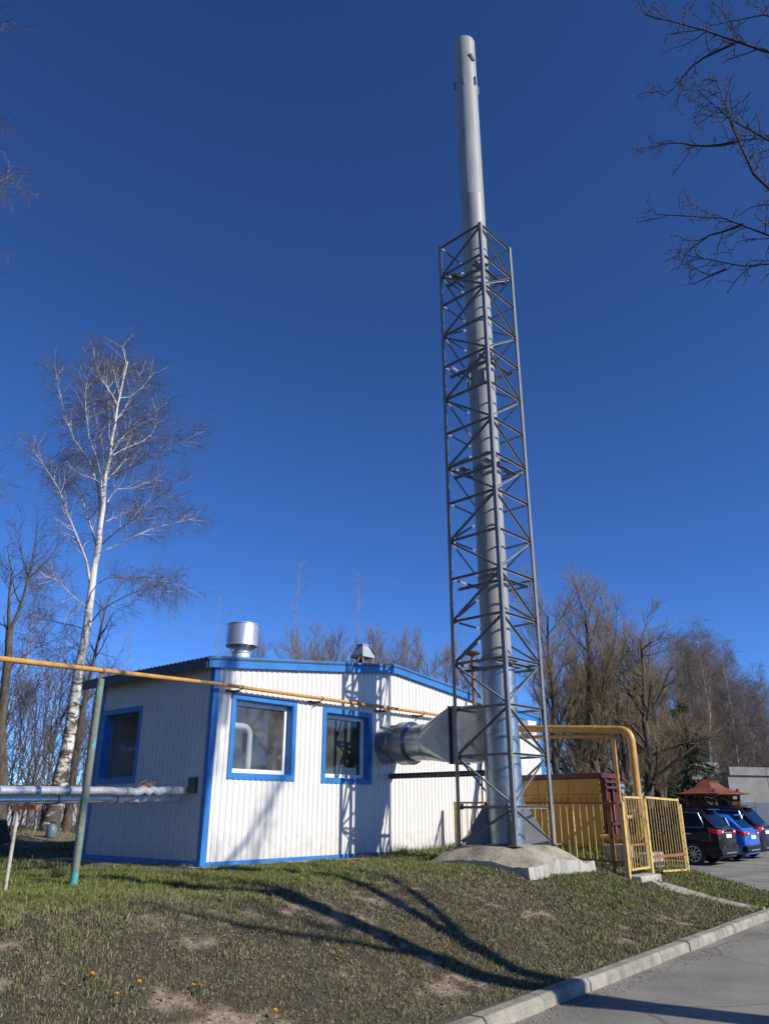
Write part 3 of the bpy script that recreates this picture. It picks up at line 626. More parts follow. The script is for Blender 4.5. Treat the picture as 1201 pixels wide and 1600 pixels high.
MB().lathe((TC.x, TC.y, 0), [(RL, ZJ - 0.02), (RL + 0.05, ZJ - 0.015), (RL + 0.05, ZJ + 0.015), (RU, ZJ + 0.02)], 48).build('flange', M_STEEL, ch, smooth=30)
for zc, r0 in ((LV[1] - 0.05, RU), (LV[4], RU), (LV[7] - 0.05, RU), (LV[10], RU), (LV[12] + 0.10, RU)):
    MB().lathe((TC.x, TC.y, 0), [(r0, zc - 0.035), (r0 + 0.012, zc - 0.033), (r0 + 0.012, zc + 0.033), (r0, zc + 0.035)], 40).build('clamp_band', M_STEEL, ch, smooth=30)
for zc, n_, ph in ((18.72, 6, 0.2), (9.70, 6, 0.55)):
    for k in range(n_):
        a = ph + k * 2 * math.pi / n_; d = Vector((math.cos(a), math.sin(a), 0)); tq = Vector((-d.y, d.x, 0))
        MB().box(TC + d * (RU + 0.028) + Vector((0, 0, zc)), (0.06, 0.012, 0.30), (d, tq, VZ)).build('lifting_lug', M_STEEL, ch)
dm = (R(-90) - 0.0); d = Vector((math.sin(R(150)), math.cos(R(150)), 0)); tq = Vector((-d.y, d.x, 0))
MB().box(TC + d * (RU + 0.012) + Vector((0, 0, 19.55)), (0.03, 0.10, 0.22), (d, (tq + VZ * 0.5).normalized(), (VZ - tq * 0.5).normalized())).build('inspection_plate', M_BLACK, ch)
for i, j in ((-1, -1), (1, -1), (1, 1), (-1, 1)):    # triangular gussets at the foot
    d = (TU * i + TN * j).normalized(); tq = Vector((-d.y, d.x, 0)); c = TC + Vector((0, 0, 0))
    MB().prism([c + d * (RL - 0.005) + tq * -0.008 + Vector((0, 0, TB)), c + d * 0.78 + tq * -0.008 + Vector((0, 0, TB)), c + d * 0.78 + tq * -0.008 + Vector((0, 0, TB + 0.05)), c + d * (RL - 0.005) + tq * -0.008 + Vector((0, 0, 1.02))], tq * 0.016).build('gusset', M_STEEL, ch)
MB().lathe((TC.x, TC.y, 0), [(RL + 0.10, TB - 0.02), (RL + 0.10, TB + 0.015), (RL, TB + 0.02)], 40).build('base_ring', M_STEEL, ch, smooth=30)
# concrete base
def base_mound():
    cs, cn = SN(TC.x, TC.y); fs, fn = 3.10, 4.02     # near lower corner
    H, HN = 1.12, 1.10; k = 44; mb = MB(); cs0, cn0 = cs - 0.08, cn + 0.02
    def hgt(a, b):
        q = max(abs(a), abs(b)); rr = (abs(a) ** 3.2 + abs(b) ** 3.2) ** (1 / 3.2)
        t = max(0, min(1, (rr - 0.58) / 0.50)) ** 1.7
        return TB - 0.01 - t * 0.27 + (0.07 * (fbm(a * 3 + 9, b * 3 + 4, 4) - 0.5) + 0.02 * (fbm(a * 14 + 9, b * 14 + 4, 3) - 0.5)) * float(sstep(0.5, 0.8, rr))
    g = [[None] * (k + 1) for _ in range(k + 1)]
    for i in range(k + 1):
        for j in range(k + 1):
            a, b = 2 * i / k - 1, 2 * j / k - 1
            g[i][j] = len(mb.v); mb.v.append(tuple(W(cs0 + a * H, cn0 + b * HN, float(hgt(a, b)))))
    for i in range(k):
        for j in range(k): mb.f.append((g[i][j], g[i + 1][j], g[i + 1][j + 1], g[i][j + 1])); mb.m.append(0)
    r = empty('tower_foundation', W(cs0, cn0, -0.2)); tag(r, 'low domed concrete base with a rough square edge under the lattice tower', 'base')
    mb.build('mound', M_CONC_D, r, smooth=50)
    mb = MB(); rng = random.Random(2); N_ = 24; ring = []
    for (a, b), (c, d_) in (((-1, 1), (1, 1)), ((1, 1), (1, -1)), ((1, -1), (-1, -1)), ((-1, -1), (-1, 1))):
        for t in range(N_):
            u = t / N_; ring.append((a + (c - a) * u, b + (d_ - b) * u))
    nb = len(ring); rows = []
    for lev in range(4):
        row = []
        for a, b in ring:
            e = [0.0, 0.008, 0.016, 0.016][lev]; s_, n_ = cs0 + a * (H + e + rng.uniform(-0.014, 0.014) * (lev > 0)), cn0 + b * (HN + e + rng.uniform(-0.014, 0.014) * (lev > 0))
            zt = float(hgt(a, b)) + 0.004
            z = [zt, zt - 0.03, zt - 0.15, -0.55][lev] + rng.uniform(-0.008, 0.008)
            row.append(len(mb.v)); mb.v.append(tuple(W(s_, n_, z)))
        rows.append(row)
    for r0, r1 in zip(rows[:-1], rows[1:]):
        for i in range(nb): mb.f.append((r0[i], r0[(i + 1) % nb], r1[(i + 1) % nb], r1[i])); mb.m.append(0)
    mb.build('edge_slab', M_LIME, r, smooth=40)
base_mound()

# ================================================================== FLUE DUCT
DS = 4.52; DZ = 2.13
duct = tag(empty('flue_duct', W(DS, 1.2, 1.7)), 'shiny sheet metal flue duct running from the white wall to the chimney', 'duct')
def dlathe(prof, name, m, k=40): MB().lathe(W(DS, 0, DZ), prof, k, axis=VN).build(name, m, duct, smooth=35)
dlathe([(0.36, 0.0), (0.385, 0.02), (0.385, 0.30), (0.37, 0.32), (0.37, 0.50)], 'wall_sleeve', M_DUCT)
dlathe([(0.345, 0.46), (0.425, 0.47), (0.425, 0.72), (0.345, 0.73)], 'coupling_band', M_DUCT)
dlathe([(0.35, 0.70), (0.35, 1.10), (0.358, 1.105), (0.358, 1.125), (0.35, 1.13)], 'round_section', M_DUCT)
def transition():
    mb = MB(); q = 9; n0, n1 = 1.12, 1.80; hw, z0, z1 = 0.24, 1.70, 2.73; k = 4 * q
    circ = [W(DS + 0.35 * math.cos(2 * math.pi * j / k), n0, DZ + 0.35 * math.sin(2 * math.pi * j / k)) for j in range(k)]
    cor = [W(DS + hw, n1, z1), W(DS - hw, n1, z1), W(DS - hw, n1, z0), W(DS + hw, n1, z0)]
    for c in range(4):                                # a cone from each quarter of the round end to one corner, flat triangles between
        for j in range(q): mb.add([circ[c * q + j], circ[(c * q + j + 1) % k], cor[c]], [(0, 1, 2)])
        mb.add([circ[c * q], cor[c], cor[(c + 3) % 4]], [(0, 1, 2)])
    mb.build('transition', M_DUCT, duct, smooth=12)
    MB().wbox(DS - 0.225, DS + 0.225, 1.8, 1.93, 1.72, 2.71).build('expansion_joint', M_BLACK, duct)
    mb = MB()
    for n_ in (1.80, 1.905): mb.wbox(DS - 0.265, DS + 0.265, n_, n_ + 0.025, 1.675, 2.755)
    mb.build('joint_flange', M_STEEL, duct)
    MB().wbox(DS - 0.24, DS + 0.24, 1.93, 2.68, 1.70, 2.73).build('square_section', M_DUCT, duct, bevel=0.006)
transition()
def n_pipe(s, z, n0, n1, r, name, m, label, cat):
    return tag(MB().tube([W(s, n0, z), W(s, n1, z + 0.0)], r, 14).build(name, m, smooth=40), label, cat)
n_pipe(4.64, 1.51, 0.0, 2.45, 0.055, 'drain_pipe', mat('dark_pipe', (0.075, 0.072, 0.07), 0.42, 0.4, var=0.3, scale=6), 'thin dark pipe below the flue duct between wall and chimney', 'pipe')
mb = MB(); mb.tube([W(4.9, 2.1, 1.70), W(4.9, 2.1, 0.95), W(5.05, 1.9, 0.90)], 0.018, 8); tag(mb.build('thin_pipe', M_RUST, smooth=40), 'thin rusty pipe hanging below the square part of the duct', 'pipe')

# ================================================================== GAS PIPES
def bend(pts, rad, seg=7):
    out = [Vector(pts[0])]
    for a, b, c in zip(pts[:-2], pts[1:-1], pts[2:]):
        a, b, c = Vector(a), Vector(b), Vector(c); u, v = (a - b).normalized(), (c - b).normalized()
        p, q = b + u * rad, b + v * rad
        for i in range(seg + 1):
            t = i / seg; out.append(p * (1 - t) ** 2 + b * 2 * t * (1 - t) + q * t * t)
    out.append(Vector(pts[-1])); return out
GP_POLE = Vector((-3.635, 9.883, 2.53)); GP_C = W(-0.1, 0.16, 2.845); dP = (GP_POLE - GP_C)
gas = tag(empty('gas_pipe', W(2, 0.3, 2.7)), 'thin yellow gas pipe crossing in front of the white wall above the windows', 'gas pipe')
GP_E = GP_C + dP * 2.5
MB().tube(bend([Vector((GP_E.x, GP_E.y, -0.6)), GP_E, GP_C, W(7.3, 0.16, 2.875)], 0.3), 0.032, 12).build('pipe', M_YPIPE, gas, smooth=50)
for s in (0.45, 2.42, 4.35, 5.6, 6.9):
    mb = MB(); z = 2.795 + 0.004 * s; s2 = s - 0.06
    mb.angle(W(s2, 0.014, z), W(s2, 0.20, z), 0.045, -VZ, VU, 0.006); mb.wbox(s2 - 0.16, s2 - 0.002, 0.014, 0.05, z - 0.035, z); mb.build('bracket', M_RUST, gas)
    MB().lathe(W(s + 0.02, 0.16, 2.845 + 0.004 * s), [(0.033, -0.012), (0.041, -0.012), (0.041, 0.012), (0.033, 0.012)], 12, axis=VU).build('clip', M_RUST, gas)
MB().lathe(GP_POLE, [(0.032, -0.02), (0.042, -0.02), (0.042, 0.02), (0.032, 0.02)], 12, axis=dP).build('clip', M_RUST, gas)
pole = tag(empty('pipe_pole', (GP_POLE.x, GP_POLE.y, gz(*SN(GP_POLE.x, GP_POLE.y)))), 'slim pole with flaking green paint and a teal foot holding up the yellow gas pipe', 'pole')
zg = ORIGIN[pole.name].z
MB().tube([(GP_POLE.x, GP_POLE.y, zg + 0.16), (GP_POLE.x, GP_POLE.y, 2.42)], 0.046, 14).build('shaft', M_GPOLE, pole, smooth=50)
MB().tube([(GP_POLE.x, GP_POLE.y, zg - 0.2), (GP_POLE.x, GP_POLE.y, zg + 0.165)], 0.047, 14).build('foot', M_TEAL, pole, smooth=50)
MB().beam((GP_POLE.x, GP_POLE.y, 2.40), (GP_POLE.x, GP_POLE.y, 2.50), 0.05, 0.012).build('pipe_rest', M_RUST, pole)
# large and small yellow pipes by the enclosure
BP = Vector((5.29, 17.0, 0)); b_s, b_n = SN(BP.x, BP.y)
mb = MB(); mb.tube(bend([W(b_s, 0.0, 2.74), W(b_s, b_n, 2.47), W(b_s, b_n, 0.30), W(b_s, b_n - 0.9, 0.30)], 0.26), 0.082, 18)
bigp = tag(mb.build('gas_main', M_YPIPE, smooth=50), 'thick yellow gas main arching down beside the gate', 'gas main')
for p, ax in ((W(b_s, b_n - 0.8, 2.53), VN), (W(b_s, b_n, 1.0), VZ)): MB().lathe(p, [(0.082, -0.012), (0.088, -0.006), (0.088, 0.006), (0.082, 0.012)], 18, axis=ax).build('weld_bead', M_YPIPE, bigp)
SP = Vector((4.99, 17.3, 0)); p_s, p_n = SN(SP.x, SP.y)
mb = MB(); mb.tube(bend([W(p_s, 0.0, 2.52), W(p_s, p_n, 2.36), W(p_s, p_n, 0.72), W(p_s + 0.5, p_n, 0.72)], 0.10), 0.040, 12)
tag(mb.build('gas_branch_pipe', M_YPIPE, smooth=50), 'thinner yellow gas pipe running under the thick main and turning down by the cabinet', 'gas pipe')
# rusty vent pipes at the far end of the wall
mb = MB(); q = W(7.55, 0.22, 0); mb.tube([q + VZ * 2.75, q + VZ * 4.45], 0.045, 10); mb.lathe(q + VZ * 4.40, [(0.05, 0), (0.20, 0.05), (0.22, 0.09), (0.0, 0.14)], 14)
rv = tag(mb.build('rusty_vent_pipe', M_RUST, smooth=40), 'rusty vent pipe with a flat cap rising past the roof edge behind the tower', 'vent pipe')
for k in range(2): MB().box(q + VZ * (2.95 + 0.16 * k) - VU * 0.12, (0.26, 0.05, 0.05), WAX).build('valve', M_RUST, rv)
mb = MB(); q = W(9.3, 0.15, 0); mb.tube([q + VZ * 2.5, q + VZ * 4.6], 0.022, 8); tag(mb.build('thin_vent_pipe', M_RUST, smooth=40), 'very thin rusty pipe rising above the right end of the roof', 'vent pipe')
mb = MB(); mb.wbox(10.0, 10.42, 0.03, 0.24, 2.75, 3.06); wb = tag(mb.build('meter_box', M_PVC, bevel=0.01), 'small white box on the wall at its right end behind the tower', 'meter box')
mb = MB(); q = W(10.9, 0.2, 0); mb.tube([q + VZ * 2.55, q + VZ * 3.35], 0.05, 12); mb.lathe(q + VZ * 3.35, [(0.055, 0), (0.085, 0.03), (0.085, 0.10), (0.0, 0.13)], 12)
tag(mb.build('black_flue', M_BLACK, smooth=40), 'short black flue pipe at the right end of the boiler house', 'flue')

# ================================================================== FOIL HEATING PIPES
hp0 = W(-0.02, -0.63, 1.09); hpd = (Vector((-5.15, 8.7, 0.99)) - hp0)
heat = tag(empty('heating_pipes', hp0 + hpd * 0.5), 'pair of foil wrapped heating pipes running from the shaded wall to the left', 'heating pipes')
side = hpd.cross(VZ).normalized()
def hpipe(off, r, seed):
    rng = random.Random(seed); pts, rr = [], []; N_ = 90
    for i in range(N_ + 1):
        t = i / N_ * 1.9; wob = 0.022 if t < 0.36 else 0.002
        pts.append(hp0 + hpd * t + off + Vector((0, 0, rng.uniform(-wob, wob)))); rr.append(r * (1 + rng.uniform(-wob, wob) * 5) * (1.12 if t < 0.36 else 1))
    e = pts[-1]; dd = hpd.normalized(); pts += [e + dd * 0.10 - VZ * 0.03, e + dd * 0.18 - VZ * 0.12, e + dd * 0.20 - VZ * 0.3, e + dd * 0.20 - VZ * 1.9]; rr += [r] * 4
    MB().tube(pts, rr, 16).build('foil_pipe', M_FOIL, heat, smooth=50)
    for i in range(4, N_, 11): MB().lathe(pts[i], [(r * 1.06, -0.014), (r * 1.12, -0.012), (r * 1.12, 0.012), (r * 1.06, 0.014)], 16, axis=hpd).build('strap', M_STEEL, heat)
hpipe(Vector((0, 0, 0.062)) - side * 0.12, 0.055, 1); hpipe(Vector((0, 0, -0.045)) + side * 0.05, 0.058, 2)
for k in range(7):
    a = hp0 + hpd * (0.20 + 0.012 * k) + Vector((0, 0, 0.08)); q = a + Vector((0.12 + 0.05 * (k % 3), 0.1, 0.05 + 0.03 * (k % 4)))
    if k < 5: MB().tube([a, (a + q) / 2 + Vector((0, 0, 0.04)), q], 0.007, 5).build('loose_wire', M_RUST, heat)
post_t = hp0 + hpd * 0.97; pq = bearing(23, 1300, 10.35)
sp = tag(empty('pipe_support', (pq[0], pq[1], gxy(*pq))), 'thin pale steel post with a short crossbar propping up the foil pipes', 'support')
MB().tube([(pq[0], pq[1], gxy(*pq) - 0.2), (pq[0], pq[1], 0.90)], 0.022, 10).build('post', mat('pale_rusty_paint', (0.42, 0.38, 0.30), 0.7, var=0.3, scale=12), sp, smooth=50)
MB().beam(Vector((pq[0], pq[1], 0.885)) - side * 0.28, Vector((pq[0], pq[1], 0.885)) + side * 0.10, 0.05, 0.05).build('crossbar', M_RUST, sp)

# ================================================================== FENCE AND ENCLOSURE
KX = (6.07, 4.35)                                     # the corner post
def zz(s, n): return gz(s, n)
def bars(parent, s0, n0, s1, n1, ztop0, ztop1, zb0, zb1, count, m, r=0.007, rng=None, missing=()):
    for k in range(count):
        t = (k + 0.5) / count
        if k in missing: continue
        s, n = s0 + (s1 - s0) * t, n0 + (n1 - n0) * t; j = (rng or random).uniform(-0.012, 0.012)
        MB().beam(W(s + j, n, zb0 + (zb1 - zb0) * t), W(s, n, ztop0 + (ztop1 - ztop0) * t), 2 * r, 2 * r, up=VU).build('bar', m, parent)
def post(parent, s, n, zt, w=0.06, m=None, cap=True):
    z = zz(s, n) - 0.3
    MB().box(W(s, n, (z + zt) / 2), (w, w, zt - z), WAX).build('post', m or M_YFENCE, parent, bevel=0.004)
rng = random.Random(21)
f1 = tag(empty('fence', W(6.3, 2.2, 0)), 'yellow and rusty bar fence between the white wall and the gate, behind the tower base', 'fence')
e0, e1 = (6.5, 0.34), KX
post(f1, *e0, 1.03, 0.08); post(f1, 6.34, 1.85, 0.96, 0.05, M_RUST); post(f1, 6.18, 3.3, 0.98, 0.04); post(f1, 6.09, 4.10, 1.02, 0.07, M_RUST)
def lerp(t): return e0[0] + (e1[0] - e0[0]) * t, e0[1] + (e1[1] - e0[1]) * t
MB().beam(W(*lerp(0.02), 1.01), W(*lerp(0.985), 0.98), 0.035, 0.035).build('top_rail', M_RUST, f1)
MB().beam(W(*lerp(0.02), 0.10), W(*lerp(0.985), -0.02), 0.035, 0.035).build('bottom_rail', M_RUST, f1)
bars(f1, *lerp(0.02), *lerp(0.98), 0.99, 0.96, 0.06, -0.08, 26, M_YFENCE, 0.0075, rng)
gate = tag(empty('gate', W(6.6, 4.35, -0.3)), 'narrow yellow bar gate taller than its posts, with the gas main behind it', 'gate')
g0, g1 = KX, (7.09, 4.35)
gp = tag(empty('gate_post', W(*g0, zz(*g0))), 'yellow gate post with chipped paint at the corner of the fence', 'gate post'); post(gp, *g0, 0.99, 0.075)
gp2 = tag(empty('gate_post', W(*g1, zz(*g1))), 'yellow gate post with chipped paint between the gate and the fence panel', 'gate post'); post(gp2, *g1, 1.00, 0.075)
a0, a1 = 6.18, 7.00; zt, zb = 1.10, -0.16
for s in (a0, a1): MB().beam(W(s, 4.36, zb), W(s, 4.36, zt), 0.04, 0.04).build('stile', M_YFENCE, gate)
for z, nm in ((zt - 0.02, 'top_rail'), (zb + 0.02, 'bottom_rail'), (zb + 0.42, 'middle_rail')):
    MB().beam(W(a0 + 0.02, 4.36, z), W(a1 - 0.02, 4.36, z), 0.036, 0.036).build(nm, M_YFENCE if nm != 'middle_rail' else M_RUST, gate)
bars(gate, a0 + 0.02, 4.36, a1 - 0.02, 4.36, zt - 0.04, zt - 0.04, zb + 0.04, zb + 0.04, 7, M_YFENCE, 0.0065, rng)
for z in (0.05, 0.75): MB().wbox(6.09, 6.18, 4.34, 4.38, z - 0.03, z + 0.03).build('hinge', M_RUST, gate)
f2 = tag(empty('fence', W(8, 4.35, -0.3)), 'yellow bar fence panel right of the gate, in front of the black car', 'fence')
q0, q1 = (7.14, 4.35), (8.86, 4.35)
post(f2, 8.90, 4.35, 0.97, 0.07)
MB().beam(W(*q0, 1.09), W(*q1, 1.05), 0.04, 0.04).build('top_rail', M_YFENCE, f2)
MB().beam(W(*q0, 0.02), W(*q1, 0.02), 0.05, 0.05).build('middle_rail', M_RUST, f2)
MB().beam(W(7.6, 4.35, zz(8, 4.35) + 0.07), W(*q1, zz(*q1) + 0.07), 0.035, 0.035).build('bottom_rail', M_YFENCE, f2)
for s in (7.16, 8.84): MB().beam(W(s, 4.352, zz(s, 4.35)), W(s, 4.352, 1.09), 0.035, 0.035).build('stile', M_YFENCE, f2)
bars(f2, *q0, *q1, 1.07, 1.03, -0.15, -0.18, 13, M_YFENCE, 0.0065, rng)
st = MB(); st.wbox(6.15, 7.05, 4.18, 4.55, zz(6.6, 4.4) - 0.2, zz(6.6, 4.4) + 0.07); tag(st.build('doorstep', M_CONC, bevel=0.02), 'flat pale concrete step under the yellow gate', 'step')

# ochre gas cabinet
cs, cn = SN(4.79, 17.87); cz0, cz1 = 0.10, 1.60; CL, CD = 2.35, 0.85
cab = tag(empty('gas_cabinet', W(cs + CD / 2, cn - CL / 2, cz0)), 'ochre steel gas cabinet with maroon roof and faded Cyrillic warning letters behind the fence', 'gas cabinet')
MB().wbox(cs + 0.03, cs + CD, cn - CL, cn - 0.04, cz0, cz1 - 0.08).build('body', M_CAB, cab)
split = 1.18
for k in range(3):
    b1 = cn - 0.05 - k * 0.775; b0 = b1 - 0.765
    MB().wbox(cs + 0.005, cs + 0.029, b0, b1, cz0 + 0.04, split - 0.006).build('door', M_CAB, cab, bevel=0.005)
    MB().wbox(cs + 0.008, cs + 0.029, b0, b1, split + 0.006, cz1 - 0.085).build('panel', M_CAB, cab, bevel=0.005)
    MB().wbox(cs - 0.012, cs + 0.004, b0 + 0.05, b0 + 0.09, 0.82, 0.86).build('lock', M_RUST, cab)
MB().wbox(cs - 0.05, cs + CD + 0.06, cn - CL - 0.04, cn + 0.05, cz1 - 0.075, cz1 + 0.03).build('roof', M_MAROON, cab, bevel=0.006)
MB().wbox(cs + 0.03, cs + CD - 0.002, cn - 0.038, cn, cz0 - 0.02, cz1 - 0.08).build('end_wall', M_MAROON, cab)
for s in (cs + 0.06, cs + 0.40, cs + 0.76): MB().wbox(s, s + 0.07, cn + 0.001, cn + 0.06, cz0 - 0.03, cz1 - 0.08).build('rib', M_MAROON, cab)
for z in (0.55, 1.30, 1.42): MB().wbox(cs + 0.02, cs + CD + 0.10, cn + 0.061, cn + 0.10, z, z + 0.05).build('cross_bar', M_MAROON, cab)
for k in range(3): MB().wbox(cs + 0.05, cs + 0.75, cn - 0.35 - k * 0.85, cn - 0.25 - k * 0.85, cz0 - 0.28, cz0 - 0.002).build('foot', M_LIME, cab)
def letters():
    fc = bpy.data.curves.new('letter', 'FONT')
    for chx, px in zip('ОГНЕОПАСНОГАЗ', (831, 838, 844.5, 851, 868, 877, 886, 895, 907, 917, 925.5, 932, 938)):
        c = bpy.data.curves.new('letter', 'FONT'); c.body = chx; c.size = 0.115; c.align_x = 'CENTER'; c.extrude = 0.0015
        o = bpy.data.objects.new('letter_tmp', c); COL.objects.link(o)
        dg = bpy.context.evaluated_depsgraph_get(); me = bpy.data.meshes.new_from_object(o.evaluated_get(dg)); bpy.data.objects.remove(o)
        r = ray(px, 1254); w = W(cs, 0); t = (w.x * UX[0] + w.y * UX[1]) / (r[0] * UX[0] + r[1] * UX[1]); n_ = SN(r[0] * t, r[1] * t)[1]   # where on the door the letter stands
        pos = W(cs - 0.0005, n_, 1.045) - ORIGIN[cab.name]
        M = Matrix((( VN.x, 0, -VU.x, pos.x), (VN.y, 0, -VU.y, pos.y), (0, 1, 0, pos.z), (0, 0, 0, 1)))
        me.transform(M); me.materials.clear(); me.materials.append(M_LETTER)
        ob = bpy.data.objects.new('letter', me); COL.objects.link(ob); ob.parent = cab
letters()
# white blocks by the cabinet
for (s, n, l, w, h, lab) in ((7.55, 3.55, 0.42, 0.40, 0.30, 'limewashed concrete block lying inside the fence beside the gas main'), (8.05, 3.98, 0.75, 0.22, 0.26, 'long white concrete block lying behind the gate at the foot of the gas main')):
    b = MB(); z = zz(s, n); b.wbox(s - l / 2, s + l / 2, n - w / 2, n + w / 2, z - 0.08, z + h); tag(b.build('concrete_block', M_LIME, bevel=0.02), lab, 'block', 'white blocks inside the fence')

# ================================================================== CARS
M_TYRE = mat('tyre_rubber', (0.02, 0.02, 0.02), 0.8); M_RIM = mat('alloy_rim', (0.55, 0.55, 0.56), 0.3, 0.7); M_PLATE = mat('number_plate', (0.8, 0.8, 0.78), 0.5)
M_RED = mat('red_lamp', (0.45, 0.01, 0.012), 0.15, spec=0.7); M_TRIMB = mat('black_trim', (0.012, 0.012, 0.013), 0.6, spec=0.25); M_CHROME = mat('chrome_trim', (0.6, 0.6, 0.6), 0.32, 1.0)
def car(name, label, pos, paint, L=4.65, Wd=1.82, H=1.70, belt=0.98, kind='suv', lampcol=None):
    """x forward, y to the left, origin under the rear axle"""
    root = empty(name, pos); tag(root, label, 'car', 'cars parked beside the enclosure')
    F = Vector((-NX[0], -NX[1], 0)); Lf = Vector((-UX[0], -UX[1], 0)); P = Vector(pos); AX = (F, Lf, VZ)
    def pt(x, y, z): return P + F * x + Lf * y + Vector((0, 0, z))
    rear, front = -0.92, L - 0.92; wr = 0.35; wb = 2.70; hw = Wd / 2
    xs = [rear, rear + 0.06, rear + 0.25, rear + 0.7, 0.5, 1.3, 2.1, 2.6, 3.0, front - 0.35, front - 0.08, front]
    def body_top(x): return belt + (0.0 if x < 2.0 else -0.10 * min(1, (x - 2.0) / 1.4)) - (0.30 if x >= front - 0.01 else 0.08 if x > front - 0.2 else 0) + (0.04 if x < rear + 0.3 else 0)
    def hwid(x):
        if x < rear + 0.03: return hw * 0.84
        if x < rear + 0.1: return hw * 0.93
        if x > front - 0.05: return hw * 0.72
        if x > front - 0.2: return hw * 0.86
        return hw * (0.985 if x < rear + 0.4 or x > front - 0.6 else 1.0)
    mb = MB(); rows = []
    for x in xs:
        w, t = hwid(x), body_top(x); zb = 0.36 if x <= rear + 0.03 or x >= front - 0.03 else 0.24
        ring = [(w * 0.86, zb), (w * 0.97, zb + 0.10), (w, 0.58), (w * 0.985, t - 0.16), (w * 0.955, t - 0.03), (w * 0.90, t)]
        row = [pt(x, y, z) for y, z in ring] + [pt(x, -y, z) for y, z in reversed(ring)]
        rows.append(len(mb.v)); mb.v += [tuple(p) for p in row]
    k = 12
    for r0, r1 in zip(rows[:-1], rows[1:]):
        for j in range(k): mb.f.append((r0 + j, r0 + (j + 1) % k, r1 + (j + 1) % k, r1 + j)); mb.m.append(0)
    mb.f.append(tuple(rows[0] + j for j in range(k))); mb.f.append(tuple(rows[-1] + j for j in reversed(range(k)))); mb.m += [0, 0]
    mb.build('body', paint, root, smooth=38)
    # cabin
    rl = rear + (0.30 if kind != 'van' else 0.34); rr0 = rear + 0.10; ft = 1.75 if kind != 'hatch' else 1.5; fb = 2.55 if kind != 'hatch' else 2.3
    cx = [(rr0, belt + 0.02, 0.86), (rl + 0.10, belt + 0.42 * (H - belt) / 0.7, 0.83), (rl + 0.26, H - 0.06, 0.76), (0.4, H - 0.005, 0.76), (1.1, H, 0.76), (ft, H - 0.05, 0.76), (fb, belt + 0.0, 0.84)]
    cab_rows = []; mb = MB()
    for x, z, w in cx:
        z0 = body_top(x) - 0.02; wt = hw * w; wb_ = hw * 0.92; zt = max(z, z0 + 0.01)
        row = [pt(x, wb_, z0), pt(x, wb_ + (wt - wb_) * 0.85, z0 + (zt - z0) * 0.85), pt(x, wt * 0.90, zt), pt(x, -wt * 0.90, zt), pt(x, -(wb_ + (wt - wb_) * 0.85), z0 + (zt - z0) * 0.85), pt(x, -wb_, z0)]
        cab_rows.append(len(mb.v)); mb.v += [tuple(p) for p in row]
    for r0, r1 in zip(cab_rows[:-1], cab_rows[1:]):
        for j in range(5): mb.f.append((r0 + j, r0 + j + 1, r1 + j + 1, r1 + j)); mb.m.append(0)
    mb.build('roof', paint, root, smooth=38)
    # glass set just proud of the cabin skin
    def cabside(x, u, side):
        for (x0, z0_, w0), (x1, z1_, w1) in zip(cx[:-1], cx[1:]):
            if x0 <= x <= x1:
                t = (x - x0) / (x1 - x0); z = z0_ + (z1_ - z0_) * t; w = w0 + (w1 - w0) * t; break
        zb_ = body_top(x) - 0.02; zt = max(z, zb_ + 0.01); y = hw * 0.92 + (hw * w - hw * 0.92) * 0.85 * (u / 0.85)
        return pt(x, side * (y + 0.008), zb_ + (zt - zb_) * u)
    for side in (1, -1):
        for xa, xb in ((rl + 0.22, 0.42), (0.50, 1.28), (1.34, fb - 0.35)):
            mb = MB(); n_ = 6; top = []; bot = []
            for i in range(n_ + 1):
                x = xa + (xb - xa) * i / n_; top.append(cabside(x, 0.82, side)); bot.append(cabside(x, 0.14, side))
            if xa < 0: top[0] = top[0] * 0.35 + bot[0] * 0.65
            if xb > 2: top[-1] = bot[-1]
            mb.add(bot + top, [(i, i + 1, n_ + 2 + i, n_ + 1 + i) for i in range(n_)]); mb.build('side_window', M_CARGLASS, root)
            if xa < 0:
                MB().tube([b + Lf * side * 0.006 for b in bot] + [(top[0] * 0.0 + bot[0]) + Lf * side * 0.006] if False else [b + Lf * side * 0.004 for b in reversed(bot)] + [t + Lf * side * 0.004 for t in top], 0.010, 6).build('window_trim', M_CHROME, root)
    def slab(pts, name, m): MB().add(pts, [(0, 1, 2, 3)]).build(name, m, root)
    def rearface(y, u):
        (x0, z0_, w0), (x1, z1_, w1), (x2, z2_, w2) = cx[0], cx[1], cx[2]
        if u < 0.5: t = u * 2; return pt(x0 + (x1 - x0) * t - 0.012, y, z0_ + (z1_ - z0_) * t + 0.01)
        t = u * 2 - 1; return pt(x1 + (x2 - x1) * t - 0.012, y, z1_ + (z2_ - z1_) * t + 0.01)
    mb = MB(); mb.add([rearface(-hw * 0.70, 0.12), rearface(hw * 0.70, 0.12), rearface(hw * 0.66, 0.5), rearface(-hw * 0.66, 0.5), rearface(hw * 0.58, 0.86), rearface(-hw * 0.58, 0.86)], [(0, 1, 2, 3), (3, 2, 4, 5)]); mb.build('rear_window', M_CARGLASS, root)
    mb = MB(); mb.box(pt(rl + 0.19, 0, H - 0.055), (0.26, hw * 1.30, 0.035), AX); mb.build('spoiler', paint, root, bevel=0.01)
